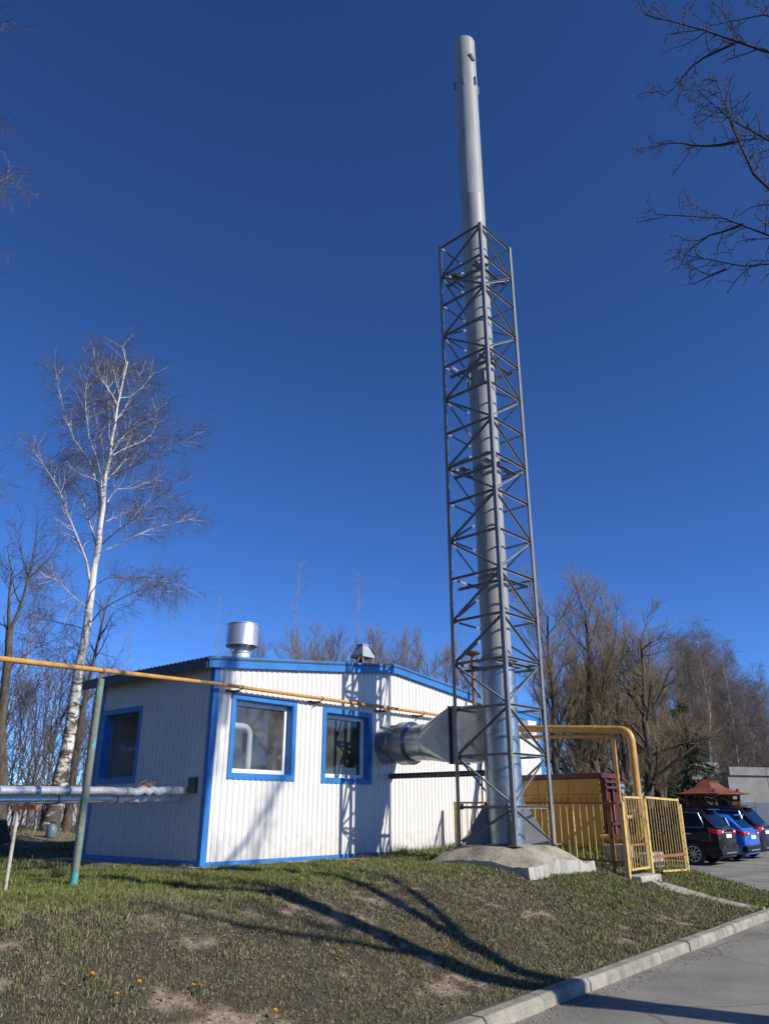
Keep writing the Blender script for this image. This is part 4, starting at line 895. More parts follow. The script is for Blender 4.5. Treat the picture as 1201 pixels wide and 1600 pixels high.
    for side in (1, -1):
        mb = MB(); z0 = belt - 0.12; w = hw
        mb.prism([pt(rear - 0.022, side * w * 0.50, z0), pt(rear - 0.022, side * w * 0.84, z0 - 0.02), pt(rear + 0.045, side * (w * 0.95 + 0.012), z0 - 0.02), pt(rear + 0.16, side * (w * 0.985 + 0.012), z0 + 0.01), pt(rear + 0.34, side * (w * 0.985 + 0.014), z0 + 0.06), pt(rear + 0.34, side * w * 0.90, z0 + 0.06), pt(rear + 0.10, side * w * 0.50, z0)], VZ * 0.125)
        t = mb.build('tail_light', lampcol or M_RED, root, bevel=0.006)
        MB().box(pt(rear - 0.028, side * w * 0.64, z0 + 0.055), (0.012, w * 0.16, 0.045), AX).build('reversing_lens', M_PLATE, t)
    MB().box(pt(rear - 0.014, 0, belt - 0.20), (0.02, 0.52, 0.115), AX).build('number_plate', M_PLATE, root)
    MB().box(pt(rear - 0.008, 0, belt - 0.095), (0.02, 0.72, 0.035), AX).build('boot_trim', M_CHROME, root)
    MB().box(pt(rear + 0.09, 0, 0.42), (0.24, Wd * 0.95, 0.24), AX).build('rear_bumper', M_TRIMB, root, bevel=0.05)
    MB().box(pt(rear - 0.035, 0, 0.38), (0.02, Wd * 0.55, 0.045), AX).build('skid_plate', M_CHROME, root)
    for side in (1, -1):
        MB().box(pt(rear - 0.02, side * hw * 0.70, 0.575), (0.03, 0.16, 0.03), AX).build('reflector', M_RED, root)
        MB().beam(pt(rl + 0.4, side * hw * 0.64, H + 0.012), pt(1.4, side * hw * 0.64, H + 0.02), 0.03, 0.03).build('roof_rail', M_TRIMB, root)
        MB().box(pt(2.05, side * (hw + 0.08), belt + 0.08), (0.12, 0.16, 0.13), AX).build('mirror', paint, root, bevel=0.03)
        for x in (0.10, 1.05): MB().box(pt(x, side * (hw * 0.995 + 0.01), belt - 0.13), (0.20, 0.025, 0.03), AX).build('door_handle', M_CHROME, root)
    for x in (0, wb):
        for side in (1, -1):
            c = pt(x, side * (hw - 0.10), wr); ax = Lf * side
            w_ = MB().lathe(c, [(0.23, -0.10), (wr - 0.02, -0.105), (wr, -0.08), (wr, 0.08), (wr - 0.02, 0.105), (0.245, 0.108), (0.23, 0.09)], 28, axis=ax).build('wheel', M_TYRE, root, smooth=35)
            mb = MB(); mb.lathe(c, [(0.245, 0.10), (0.225, 0.106), (0.215, 0.06), (0.0, 0.04)], 28, axis=ax, mi=1)
            mb.lathe(c, [(0.247, 0.085), (0.247, 0.108), (0.222, 0.110), (0.222, 0.09)], 28, axis=ax)
            for q in range(10):
                a = q * math.pi / 5 + 0.1; d = F * math.cos(a) + VZ * math.sin(a); mb.beam(c + ax * 0.095 + d * 0.03, c + ax * 0.10 + d * 0.225, 0.028, 0.02, up=ax)
            mb.lathe(c, [(0.055, 0.07), (0.05, 0.112), (0.0, 0.115)], 14, axis=ax); mb.build('rim', [M_RIM, M_TRIMB], w_)
            arch = MB(); pts = [c + F * ((wr + 0.055) * math.cos(t)) + VZ * ((wr + 0.055) * math.sin(t)) + ax * 0.098 for t in np.linspace(-0.1, math.pi + 0.1, 14)]
            arch.tube(pts, 0.035, 6); arch.build('wheel_arch', M_TRIMB, root)
    return root
P_BLACK = mat('black_car_paint', (0.005, 0.005, 0.008), 0.6, spec=0.1, coat=0.6); P_BLUE = mat('blue_car_paint', (0.006, 0.13, 0.50), 0.5, spec=0.2, coat=0.7); P_NAVY = mat('navy_car_paint', (0.005, 0.007, 0.03), 0.6, spec=0.1, coat=0.6)
w1 = at(1087, 1350, 28.0); wz = ROADZ
s1, n1 = SN(w1.x, w1.y)
def carpos(ds, dn): return W(s1 + 0.80 + ds, n1 + dn, ROADZ)
car('black_suv', 'black sport utility car with chrome rimmed windows, nearest to the yellow fence', carpos(0, 0), P_BLACK, H=1.79, belt=1.10)
car('blue_hatchback', 'bright blue hatchback parked between two dark cars', carpos(2.65, 0.0), P_BLUE, L=4.0, Wd=1.74, H=1.60, belt=1.0, kind='hatch')
car('navy_minivan', 'dark navy people carrier at the right edge of the car row', carpos(5.0, -0.15), P_NAVY, L=4.8, Wd=1.88, H=1.86, belt=1.12, kind='van')

# ================================================================== GAZEBO, GARAGE, SHED
def gazebo():
    g = at(1109, 1262, 43.0); c = Vector((g.x, g.y, -0.95)); root = tag(empty('gazebo', c), 'small wooden gazebo with a rust red flared roof and lattice sides behind the cars', 'gazebo')
    mw = mat('dark_wood', (0.10, 0.05, 0.03), 0.8, var=0.3, scale=8); mr = mat('rust_red_roof', (0.20, 0.055, 0.030), 0.7, var=0.25, scale=3); ml = mat('lattice_wood', (0.22, 0.09, 0.05), 0.8, var=0.2)
    k = 6; Rr = 1.5; ang = [R(20) + i * math.pi / 3 for i in range(k)]
    def ring(r, z): return [c + Vector((r * math.cos(a), r * math.sin(a), z)) for a in ang]
    prof = [(2.1, 2.62), (1.5, 2.70), (0.9, 2.92), (0.45, 3.25), (0.10, 3.46)]
    mb = MB(); rows = [mb.add(ring(r, z), []) and (i * k) for i, (r, z) in enumerate(prof)]
    rows = [i * k for i in range(len(prof))]
    for a, b in zip(rows[:-1], rows[1:]):
        for j in range(k): mb.f.append((a + j, a + (j + 1) % k, b + (j + 1) % k, b + j)); mb.m.append(0)
    mb.f.append(tuple(rows[-1] + j for j in range(k))); mb.m.append(0)
    o = mb.build('roof', mr, root, fix=True); sm = o.modifiers.new('thick', 'SOLIDIFY'); sm.thickness = 0.05
    for j, a in enumerate(ang):
        p = c + Vector((Rr * math.cos(a), Rr * math.sin(a), 0)); q = c + Vector((Rr * math.cos(ang[(j + 1) % k]), Rr * math.sin(ang[(j + 1) % k]), 0))
        MB().beam(p, p + VZ * 2.85, 0.12, 0.12).build('post', mw, root)
        MB().beam(p + VZ * 1.05, q + VZ * 1.05, 0.07, 0.06).build('rail', mw, root); MB().beam(p + VZ * 2.55, q + VZ * 2.55, 0.10, 0.10).build('beam', mw, root)
        if j == 4: continue
        mb = MB(); d = (q - p); L = d.length; d.normalize()
        for t in np.arange(-1.2, L, 0.16):
            for sg in (1, -1):
                x0, x1 = t, t + 1.2
                z0, z1 = (0.25, 1.45) if sg > 0 else (1.45, 0.25)
                lo, hi = max(0, x0), min(L, x1)
                if hi - lo < 0.05: continue
                za, zb = z0 + (z1 - z0) * (lo - x0) / 1.2, z0 + (z1 - z0) * (hi - x0) / 1.2
                mb.beam(p + d * lo + VZ * (za + 0.9), p + d * hi + VZ * (zb + 0.9), 0.035, 0.012)
        mb.build('lattice', ml, root)
        MB().box((p + q) / 2 + VZ * 0.55, (L, 0.03, 0.9), (d, Vector((-d.y, d.x, 0)), VZ)).build('parapet', mw, root)
gazebo()
def garage():
    mg = mat('grey_block_wall', (0.235, 0.225, 0.21), 0.9, col2=(0.17, 0.165, 0.155), var=0.0001, scale=1.2, bump=0.3); md = mat('blue_grey_door', (0.07, 0.085, 0.11), 0.6, var=0.2); mt = mat('grey_parapet', (0.20, 0.19, 0.18), 0.9, var=0.25, scale=2)
    a = at(1096, 1240, 52.0); d = Vector((VU.x, VU.y, 0)); d = Vector((math.sin(R(72)), math.cos(R(72)), 0)); nn = Vector((d.y, -d.x, 0)); c = Vector((a.x, a.y, -0.95)); AXg = (d, nn, VZ)
    root = tag(empty('garage_block', c + d * 6), 'long grey flat roofed garage block with dark doors behind the gazebo', 'garage')
    H = 4.05
    def bx(x0, x1, y0, y1, z0, z1, name, m, bev=0): return MB().box(c + d * ((x0 + x1) / 2) + nn * ((y0 + y1) / 2) + VZ * ((z0 + z1) / 2), (x1 - x0, y1 - y0, z1 - z0), AXg).build(name, m, root, bevel=bev)
    bx(0, 2.2, -6, -0.8, 0, H + 0.35, 'wing', mg); bx(2.2, 26, -6, 0, 0, H - 0.1, 'wall', mg)
    bx(-0.06, 2.26, -6.05, -0.72, H + 0.351, H + 0.72, 'parapet', mt)
    for i in range(8): bx(2.27 + i * 3.0, 2.27 + i * 3.0 + 2.97, -0.12, 0.16, H - 0.099, H + 0.42, 'parapet_slab', mt, 0.01)
    bx(2.3, 26, -6, -0.13, H - 0.098, H + 0.1, 'roof', mt)
    for i in range(7):
        x = 2.75 + i * 3.35; bx(x, x + 2.5, 0.002, 0.05, 0.02, 2.3, 'door', md, 0.01)
        bx(x + 1.24, x + 1.27, 0.051, 0.06, 0.05, 2.28, 'door_gap', M_BLACK)
    bx(0.4, 1.3, -0.798, -0.75, 0.02, 2.1, 'door', md)
    for i in range(1, 8): bx(2.2 + i * 3.2, 2.23 + i * 3.2, 0.001, 0.012, 2.4, H - 0.11, 'panel_joint', M_BLACK)
garage()
def shed():
    a = at(60, 1240, 46); c = Vector((a.x, a.y, 0.1)); d = Vector((1, 0.1, 0)).normalized(); nn = Vector((d.y, -d.x, 0)); ms = mat('pale_shed', (0.48, 0.50, 0.52), 0.8, var=0.12, scale=2)
    root = tag(empty('pale_shed', c), 'long low pale shed half hidden by bushes behind the leaning birch', 'shed')
    MB().box(c + VZ * 0.95, (14, 4, 1.9), (d, nn, VZ)).build('wall', ms, root); MB().box(c + VZ * 1.98, (14.5, 4.6, 0.14), (d, nn, VZ)).build('roof', mat('shed_roof', (0.22, 0.22, 0.23), 0.8, var=0.2), root)
    MB().box(c + VZ * 1.0 + nn * 2.01 + d * 1.0, (1.2, 0.04, 1.6), (d, nn, VZ)).build('door', mat('shed_door', (0.25, 0.26, 0.28), 0.7), root)
shed()
def canister():
    x, y = bearing(80, 1305, 24.3); z = gxy(x, y); root = tag(empty('canister', (x, y, z)), 'small bluish plastic canister standing on the grass at the foot of the big birch', 'canister')
    mp = mat('bluish_plastic', (0.10, 0.17, 0.20), 0.45, var=0.2)
    MB().lathe((x, y, z), [(0, 0), (0.12, 0), (0.145, 0.03), (0.145, 0.20), (0.125, 0.29), (0.06, 0.34), (0.045, 0.36), (0, 0.36)], 18).build('body', mp, root, smooth=40)
    MB().lathe((x, y, z + 0.36), [(0.05, 0), (0.05, 0.045), (0, 0.05)], 12).build('cap', M_BLACK, root)
    MB().tube([(x - 0.07, y, z + 0.31), (x - 0.08, y, z + 0.39), (x + 0.08, y, z + 0.39), (x + 0.07, y, z + 0.31)], 0.012, 6).build('handle', M_BLACK, root)
canister()

# ================================================================== TREES
def tubes_mesh(name, groups, mats, origin):
    """groups: list of (polylines, sides, material index); a polyline is (points, radii) and all of one length share an array"""
    V, F4, MI = [], [], []; base = 0
    for polys, k, mi in groups:
        byn = {}
        for p, r in polys: byn.setdefault(len(p), []).append((p, r))
        for n, L in byn.items():
            P = np.array([a for a, _ in L], float) - np.array(origin); Rr = np.array([b for _, b in L], float)
            t = np.empty_like(P); t[:, 1:-1] = P[:, 2:] - P[:, :-2]; t[:, 0] = P[:, 1] - P[:, 0]; t[:, -1] = P[:, -1] - P[:, -2]
            t /= np.linalg.norm(t, axis=2, keepdims=True) + 1e-9
            ref = np.where(np.abs(t[:, :1, 2:3]) > 0.85, np.array([1.0, 0.13, 0]), np.array([0.1, 0.07, 1.0])) * np.ones((1, n, 1))
            x = np.cross(t, ref); x /= np.linalg.norm(x, axis=2, keepdims=True) + 1e-9; y = np.cross(t, x)
            a = np.arange(k) * 2 * np.pi / k
            ring = P[:, :, None, :] + Rr[:, :, None, None] * (x[:, :, None, :] * np.cos(a)[None, None, :, None] + y[:, :, None, :] * np.sin(a)[None, None, :, None])
            m = len(L); V.append(ring.reshape(-1, 3)); idx = base + np.arange(m * n * k).reshape(m, n, k); nx = np.roll(idx, -1, axis=2)
            F4.append(np.stack([idx[:, :-1], nx[:, :-1], nx[:, 1:], idx[:, 1:]], -1).reshape(-1, 4)); MI.append(np.full(len(F4[-1]), mi)); base += m * n * k
    V = np.concatenate(V); F = np.concatenate(F4); MI = np.concatenate(MI)
    me = bpy.data.meshes.new(name); me.vertices.add(len(V)); me.vertices.foreach_set('co', V.astype(np.float32).ravel())
    me.loops.add(F.size); me.loops.foreach_set('vertex_index', F.astype(np.int32).ravel()); me.polygons.add(len(F))
    me.polygons.foreach_set('loop_start', np.arange(0, F.size, 4, dtype=np.int32)); me.polygons.foreach_set('loop_total', np.full(len(F), 4, np.int32))
    for m in mats: me.materials.append(m)
    me.polygons.foreach_set('material_index', MI.astype(np.int32)); me.polygons.foreach_set('use_smooth', np.ones(len(F), bool)); me.update(calc_edges=True); me.validate()
    return me
def v3(a): return np.array(a, float)
def unit(a): return a / (np.linalg.norm(a) + 1e-9)
def resample(pts, n):
    pts = [v3(p) for p in pts]; d = [0]
    for a, b in zip(pts[:-1], pts[1:]): d.append(d[-1] + np.linalg.norm(b - a))
    P = np.array(pts); t = np.linspace(0, d[-1], n); return [np.array([np.interp(x, d, P[:, i]) for i in range(3)]) for x in t]
def path_len(p): return sum(np.linalg.norm(b - a) for a, b in zip(p[:-1], p[1:]))
def grow(rng, path, r0, spec, lv, out):
    """put the children of one limb on it, level after level; spec[lv]: n per metre or count, t0, ang, len, k, pts, trop, wig, rr"""
    if lv >= len(spec): return
    S = spec[lv]; L = path_len(path); n = S.get('n') or max(S.get('min', 1), int(L * S['per'] + rng.random())); m = len(path) - 1
    for i in range(n):
        t = S['t0'] + (1 - S['t0']) * ((i + rng.random()) / n) ** S.get('pw', 1.0); t = min(t, 0.995); f = t * m; a = int(f); f -= a; p = path[a] * (1 - f) + path[a + 1] * f; tg = unit(path[a + 1] - path[a])
        ax = unit(np.cross(tg, v3((rng.gauss(0, 1), rng.gauss(0, 1), rng.gauss(0, 1))))); th = math.radians(rng.gauss(S['ang'], S.get('asd', 10)))
        d = tg * math.cos(th) + np.cross(ax, tg) * math.sin(th); d = unit(d)
        ln = (S['len'] * (1 - S.get('k', 0.5) * t) + S.get('lf', 0) * L) * rng.uniform(0.65, 1.25); k = S['pts']; st = ln / (k - 1); q = [p]; c = p
        for j in range(k - 1):
            d = unit(d + v3((rng.gauss(0, S['wig']), rng.gauss(0, S['wig']), rng.gauss(0, S['wig']) + S['trop'])))
            c = c + d * st; q.append(c)
        rc = min(r0 * (1 - 0.75 * t) * S.get('rr', 0.55), S.get('rmax', 9)); rc = max(rc, S.get('rmin', 0.004)); re = max(rc * 0.28, S.get('rend', 0.0025))
        out[lv].append((q, [rc + (re - rc) * j / (k - 1) for j in range(k)])); grow(rng, q, rc, spec, lv + 1, out)
def tree_obj(name, label, group, loc, trunk, r0, r1, limbs, spec, seed, mats=(None, None), sides=(10, 7, 5, 3, 3), npts=12, buds=None, limb_mat_levels=1, tap=0.8, limb_scale=1.0):
    """trunk and limbs: polylines in world metres; mats: (trunk material, pale-limb material, twig material)"""
    rng = random.Random(seed); np.random.seed(seed); T = resample(trunk, npts) ; rt = [r0 + (r1 - r0) * (i / (npts - 1)) ** tap for i in range(npts)]; rt[0] *= 1.45
    for i in range(1, npts - 1): T[i] = T[i] + v3((rng.gauss(0, 0.02), rng.gauss(0, 0.02), 0)) * min(1, r0 * 4)
    out = [[] for _ in spec]; L0 = []
    for lp, lr in limbs:
        lr *= limb_scale; q = resample(lp, 7); L0.append((q, [lr * (1 - 0.93 * j / 6) + 0.0035 for j in range(7)])); grow(rng, q, lr, spec, 1, out)
    if spec[0].get('n') or spec[0].get('per'): grow(rng, T, r0, spec, 0, out)
    root = empty(name, loc); tag(root, label, 'tree', group)
    tm, lm, wm = mats
    me = tubes_mesh('trunk', [([(T, rt)], sides[0], 0), (L0 + out[0], sides[1], 1)], [tm, lm], loc); o = bpy.data.objects.new('trunk', me); COL.objects.link(o); o.parent = root
    cg = []
    for lv in range(1, len(spec)):
        if out[lv]: cg.append((out[lv], sides[min(lv + 1, len(sides) - 1)], 0 if lv > limb_mat_levels else 1))
    ms = [wm, lm]
    if buds:
        bl = []
        for p, r in out[-1]:
            for j in (-1, len(p) // 2):
                if rng.random() < buds[1]:
                    b = p[j]; s_ = buds[2] * rng.uniform(0.6, 1.3); d = v3((rng.gauss(0, 1), rng.gauss(0, 1), rng.gauss(0.3, 1))); d = unit(d) * s_
                    bl.append(([b - d * 0.2, b + d * 0.5, b + d * 1.3], [s_ * 0.15, s_ * 0.55, s_ * 0.1]))
        ms.append(buds[0]); cg.append((bl, 4, 2))
    me = tubes_mesh('crown', cg, ms, loc); o = bpy.data.objects.new('crown', me); COL.objects.link(o); o.parent = root
    return root

# --- the big leaning birch on the left
BY = 25.0
def bp(px, py, dy=0.0): return at(px, py, BY + dy)
trunk = [bp(80, 1300), bp(96, 1215), bp(116, 1100), bp(135, 985), bp(146, 900), bp(152, 860), bp(160, 790), bp(168, 730), bp(176, 690), bp(183, 640), bp(186, 625), bp(192, 595), bp(200, 565)]
limb_px = [
    ([(142, 915), (137, 880), (121, 840), (105, 800), (93, 765), (80, 745), (60, 715), (48, 695)], 0.075, -1.5),
    ([(152, 858), (146, 835), (136, 805), (128, 775), (110, 755), (98, 735)], 0.060, 1.5),
    ([(157, 810), (158, 780), (150, 745), (140, 720), (122, 700), (105, 665), (98, 630), (90, 600), (86, 570)], 0.075, 0.8),
    ([(160, 785), (158, 740), (150, 710), (140, 690), (135, 645), (133, 610), (140, 580)], 0.055, -0.8),
    ([(166, 728), (160, 695), (152, 660), (146, 640), (142, 615)], 0.05, 1.8),
    ([(183, 630), (172, 612), (158, 592), (150, 572), (147, 552)], 0.035, -0.6),
    ([(188, 622), (205, 620), (222, 606), (236, 588), (242, 582)], 0.030, 1.0),
    ([(179, 700), (185, 682), (205, 668), (225, 655), (244, 645), (254, 625)], 0.045, -1.5),
    ([(176, 712), (195, 700), (220, 692), (238, 678), (248, 655)], 0.045, 1.2),
    ([(172, 745), (180, 738), (205, 730), (228, 720), (250, 712), (280, 693), (305, 680)], 0.045, -1.0),
    ([(168, 785), (178, 768), (186, 762), (205, 765), (225, 755), (245, 748)], 0.04, 1.5),
    ([(160, 850), (172, 838), (195, 820), (218, 808), (235, 785), (255, 770), (275, 758)], 0.055, -1.2),
    ([(166, 815), (180, 808), (197, 802), (208, 795)], 0.025, 2.0),
    ([(160, 862), (190, 848), (215, 835), (250, 822), (285, 815), (303, 810)], 0.030, 2.2),
    ([(153, 912), (165, 903), (185, 902), (215, 905), (245, 908), (280, 912)], 0.032, -2.0),
    ([(145, 970), (152, 958), (165, 948), (190, 935), (215, 922), (240, 920), (265, 925)], 0.040, -1.4),
    ([(134, 985), (120, 978), (100, 975), (78, 968), (62, 970)], 0.028, 1.4),
    ([(138, 950), (118, 935), (100, 918), (88, 905), (70, 900)], 0.030, -2.2),
    ([(176, 700), (170, 680), (172, 650), (168, 625), (170, 595), (176, 570)], 0.03, 2.4),
    ([(181, 660), (196, 648), (206, 630), (216, 600), (222, 580)], 0.03, -2.4),
    ([(168, 740), (178, 725), (192, 712), (200, 690)], 0.025, 3.0),
    ([(165, 760), (150, 750), (125, 740), (108, 728)], 0.03, -3.0),
    ([(128, 1020), (112, 1010), (95, 1012), (78, 1020)], 0.02, 1.0),
]
limbs = []
for pts, r, dy in limb_px:
    n_ = len(pts) - 1; limbs.append(([bp(x, y, dy * i / n_) for i, (x, y) in enumerate(pts)], r))
spec_birch = [dict(n=9, t0=0.70, ang=34, asd=8, len=2.0, k=0.5, pts=6, trop=0.08, wig=0.06, rr=0.4, rmax=0.03),
    dict(per=6.5, t0=0.12, pw=0.75, ang=42, asd=12, len=1.0, k=0.35, pts=5, trop=0.05, wig=0.10, rr=0.42, rmax=0.014, rmin=0.006, rend=0.0035),
    dict(per=8.0, t0=0.1, pw=0.85, ang=42, asd=14, len=0.55, k=0.25, pts=4, trop=-0.06, wig=0.12, rr=0.5, rmax=0.0065, rmin=0.004, rend=0.003),
    dict(per=8.0, t0=0.1, ang=36, asd=14, len=0.46, k=0.2, pts=4, trop=-0.22, wig=0.10, rr=0.6, rmax=0.004, rmin=0.0028, rend=0.002)]
birch_loc = trunk[0]
tree_obj('birch_tree', 'tall leaning birch with white upper trunk and fine drooping twigs behind the foil pipes', None, birch_loc, [birch_loc - Vector((0.05, 0, 0.3))] + trunk[1:], 0.29, 0.02, limbs, spec_birch, 5, (M_BIRCH, M_PALE, M_TWIG), npts=26, tap=0.58, limb_scale=0.62)
# second, shaded stem close behind it
t2 = [at(104, 1290, 26.5), at(118, 1180, 26.5), at(128, 1120, 26.5), at(140, 1060, 26.5), at(158, 980, 26.4), at(172, 930, 26.3)]
tree_obj('rough_stem', 'rough brown stem leaning beside the big birch trunk', None, t2[0], [t2[0] - Vector((0, 0, 0.4))] + t2[1:], 0.16, 0.02, [], [dict(per=2.2, t0=0.3, ang=45, len=1.8, k=0.5, pts=6, trop=0.06, wig=0.1, rr=0.4, rmax=0.04), dict(per=4, t0=0.2, ang=40, len=0.7, pts=4, trop=0.02, wig=0.12, rmax=0.012), dict(per=7, t0=0.1, ang=38, len=0.35, pts=3, trop=0.0, wig=0.12, rmin=0.003)], 8, (M_BARK, M_BARK, M_TWIG))
# dark half-broken tree at the left edge
DY = 19.5
def dp(px, py, dy=0.0): return at(px, py, DY + dy)
tr = [dp(6, 1290), dp(3, 1200), dp(3, 1120), dp(8, 1060), dp(14, 1000), dp(15, 985)]
stub = [dp(15, 985), dp(14, 950), dp(16, 920), dp(20, 895), dp(14, 870), dp(12, 853)]
lb = [(stub, 0.05), ([dp(16, 985), dp(28, 960), dp(38, 930), dp(44, 905), dp(50, 880), dp(55, 850), dp(60, 820)], 0.045), ([dp(15, 990), dp(8, 975), dp(5, 960)], 0.04), ([dp(18, 990), dp(22, 975), dp(23, 970)], 0.045), ([dp(34, 945), dp(25, 930), dp(20, 905), dp(8, 880)], 0.02), ([dp(44, 905), dp(60, 890), dp(80, 870), dp(92, 850)], 0.025), ([dp(44, 900), dp(38, 880), dp(30, 850), dp(34, 820)], 0.02), ([dp(10, 1050), dp(30, 1030), dp(60, 1010), dp(90, 1000)], 0.015)]
tree_obj('broken_tree', 'dark leaning tree with a snapped top at the left edge', None, tr[0], [tr[0] - Vector((0, 0, 0.4))] + tr[1:], 0.16, 0.085, lb, [dict(), dict(per=4.0, t0=0.35, ang=35, len=0.75, k=0.3, pts=5, trop=0.10, wig=0.10, rr=0.5, rmax=0.014, rmin=0.006), dict(per=7, t0=0.1, ang=35, len=0.40, pts=4, trop=0.06, wig=0.12, rmax=0.006, rmin=0.0035), dict(per=5, t0=0.1, ang=38, len=0.22, pts=3, trop=0.06, wig=0.12, rmin=0.0028)], 12, (M_BARK, M_BARK, M_TWIGD))

# --- generic trees, one of each kind, then copies
def generic(name, label, group, loc, H, r0, kind, seed, lean=(0, 0)):
    rng = random.Random(seed); loc = Vector(loc)
    tr = [loc + Vector((0, 0, -0.4))] + [loc + Vector((lean[0] * t + rng.gauss(0, 0.012) * H, lean[1] * t + rng.gauss(0, 0.012) * H, H * t)) for t in (0.2, 0.4, 0.6, 0.8, 1.0)]
    if kind == 'birch':
        spec = [dict(n=int(H * 2.6), t0=0.24, pw=0.9, ang=40, asd=9, len=H * 0.24, k=0.62, pts=6, trop=0.06, wig=0.06, rr=0.30, rmin=0.010), dict(per=4.4, t0=0.15, ang=42, len=0.95, pts=4, trop=0.0, wig=0.12, rmax=0.012, rmin=0.006), dict(per=6.0, t0=0.1, ang=40, len=0.7, pts=4, trop=-0.16, wig=0.12, rmin=0.005, rend=0.004), dict(per=5.0, t0=0.1, ang=38, len=0.5, pts=3, trop=-0.2, wig=0.1, rmin=0.0045, rend=0.0035)]
        m = (M_BIRCH, M_PALE, M_TWIG)
    elif kind == 'willow':
        spec = [dict(n=int(H * 2.0), t0=0.22, ang=34, asd=9, len=H * 0.40, k=0.55, pts=7, trop=0.10, wig=0.07, rr=0.34, rmin=0.016), dict(per=4.2, t0=0.15, ang=36, len=1.4, k=0.4, pts=5, trop=0.16, wig=0.08, rmax=0.022, rmin=0.009), dict(per=6.2, t0=0.08, ang=28, len=0.85, pts=4, trop=0.20, wig=0.07, rmin=0.006, rend=0.004), dict(per=6.0, t0=0.1, ang=26, len=0.45, pts=3, trop=0.16, wig=0.08, rmin=0.005, rend=0.0035)]
        m = (M_BARK, M_BARK, M_OLIVE)
    elif kind == 'spreading':
        spec = [dict(n=int(H * 2.2), t0=0.15, ang=52, asd=12, len=H * 0.46, k=0.55, pts=7, trop=0.04, wig=0.09, rr=0.38, rmin=0.016), dict(per=4.4, t0=0.12, ang=42, len=1.2, k=0.4, pts=5, trop=0.10, wig=0.10, rmax=0.022, rmin=0.009), dict(per=6.6, t0=0.08, ang=34, len=0.75, pts=4, trop=0.12, wig=0.09, rmin=0.006, rend=0.004), dict(per=6.0, t0=0.1, ang=32, len=0.40, pts=3, trop=0.10, wig=0.08, rmin=0.005, rend=0.0035)]
        m = (M_BARK, M_BARK, M_OLIVE)
    elif kind == 'sapling':
        spec = [dict(n=int(H * 2.0), t0=0.35, ang=40, asd=8, len=H * 0.15, k=0.6, pts=5, trop=0.12, wig=0.06, rr=0.3, rmin=0.008), dict(per=3.5, t0=0.2, ang=40, len=0.45, pts=4, trop=0.05, wig=0.1, rmin=0.005), dict(per=4, t0=0.1, ang=40, len=0.3, pts=3, trop=0.0, wig=0.1, rmin=0.004)]
        m = (M_SAP, M_SAP, M_TWIG)
    elif kind == 'bush':
        spec = [dict(n=22, t0=0.0, ang=28, asd=14, len=H * 0.8, k=0.5, pts=6, trop=0.10, wig=0.09, rr=0.4, rmin=0.012, rmax=0.03), dict(per=4.0, t0=0.15, ang=36, len=0.6, pts=4, trop=0.08, wig=0.12, rmin=0.006, rmax=0.01), dict(per=6.0, t0=0.1, ang=36, len=0.35, pts=3, trop=0.05, wig=0.12, rmin=0.0045, rend=0.0035)]
        m = (M_BARK, M_TWIG, M_TWIG)
    if kind == 'birch': m = (mat('grove_bark', (0.33, 0.295, 0.25), 0.85, var=0.45, scale=2.5), M_GROVE_LIMB, M_GROVE)
    return tree_obj(name, label, group, loc, tr, r0, r0 * 0.14, [], spec, seed, m, sides=(9, 5, 4, 3, 3), npts=9, limb_mat_levels=0 if kind == 'birch' else 1)
def place(proto, x, y, z, rz, sc_, label=None, group=None, tilt=0.0):
    c = copy_tree(proto); c.location = (x, y, z); c.rotation_euler = (tilt, 0, rz); c.scale = (sc_,) * 3
    if label: c['label'] = label
    if group: c['group'] = group
    ORIGIN[c.name] = Vector((x, y, z)); return c
def put(px, d): x, y = bearing(px, 1266, d); return x, y
TG = -0.95
# the row of old willows behind the enclosure
x, y = put(876, 34); wA = generic('willow_tree', 'bare upright tree nearest the tower in the row behind the ochre cabinet', 'bare trees behind the enclosure', (x, y, TG), 9.9, 0.22, 'willow', 31)
x, y = put(940, 35); wB = generic('willow_tree', 'tallest bare tree of the row, rising straight above the maroon cabinet end', 'bare trees behind the enclosure', (x, y, TG), 10.2, 0.26, 'willow', 32)
x, y = put(1012, 36); wC = generic('spreading_tree', 'broad bare tree with olive twigs and spreading limbs behind the yellow fence panel', 'bare trees behind the enclosure', (x, y, TG), 9.0, 0.30, 'spreading', 33, (0.6, 0))
x, y = put(985, 38); place(wA, x, y, TG, 2.1, 0.98, 'bare upright tree standing behind the bend of the gas main')
x, y = put(1068, 48); place(wC, x, y, TG, 3.4, 0.95, 'broad bare olive tree standing behind the gazebo on its left')
x, y = put(905, 42); place(wC, x, y, TG, 1.2, 0.95, 'bare tree half hidden behind the two upright ones')
x, y = put(1035, 44); place(wB, x, y, TG, 4.1, 0.9, 'bare tree at the back of the row, left of the gazebo')
x, y = put(965, 46); place(wC, x, y, TG, 5.3, 1.05, 'bare tree at the very back of the row behind the gas main')
x, y = put(1040, 40.5); place(wB, x, y, TG, 0.8, 0.72, 'bare bushy tree between the fence panel and the gazebo')
x, y = put(925, 39); place(wC, x, y, TG, 2.7, 0.9, 'broad bare tree filling the gap behind the maroon cabinet end')
x, y = put(1000, 41); place(wA, x, y, TG, 5.0, 0.88, 'upright bare tree filling the gap right of the gas main bend')
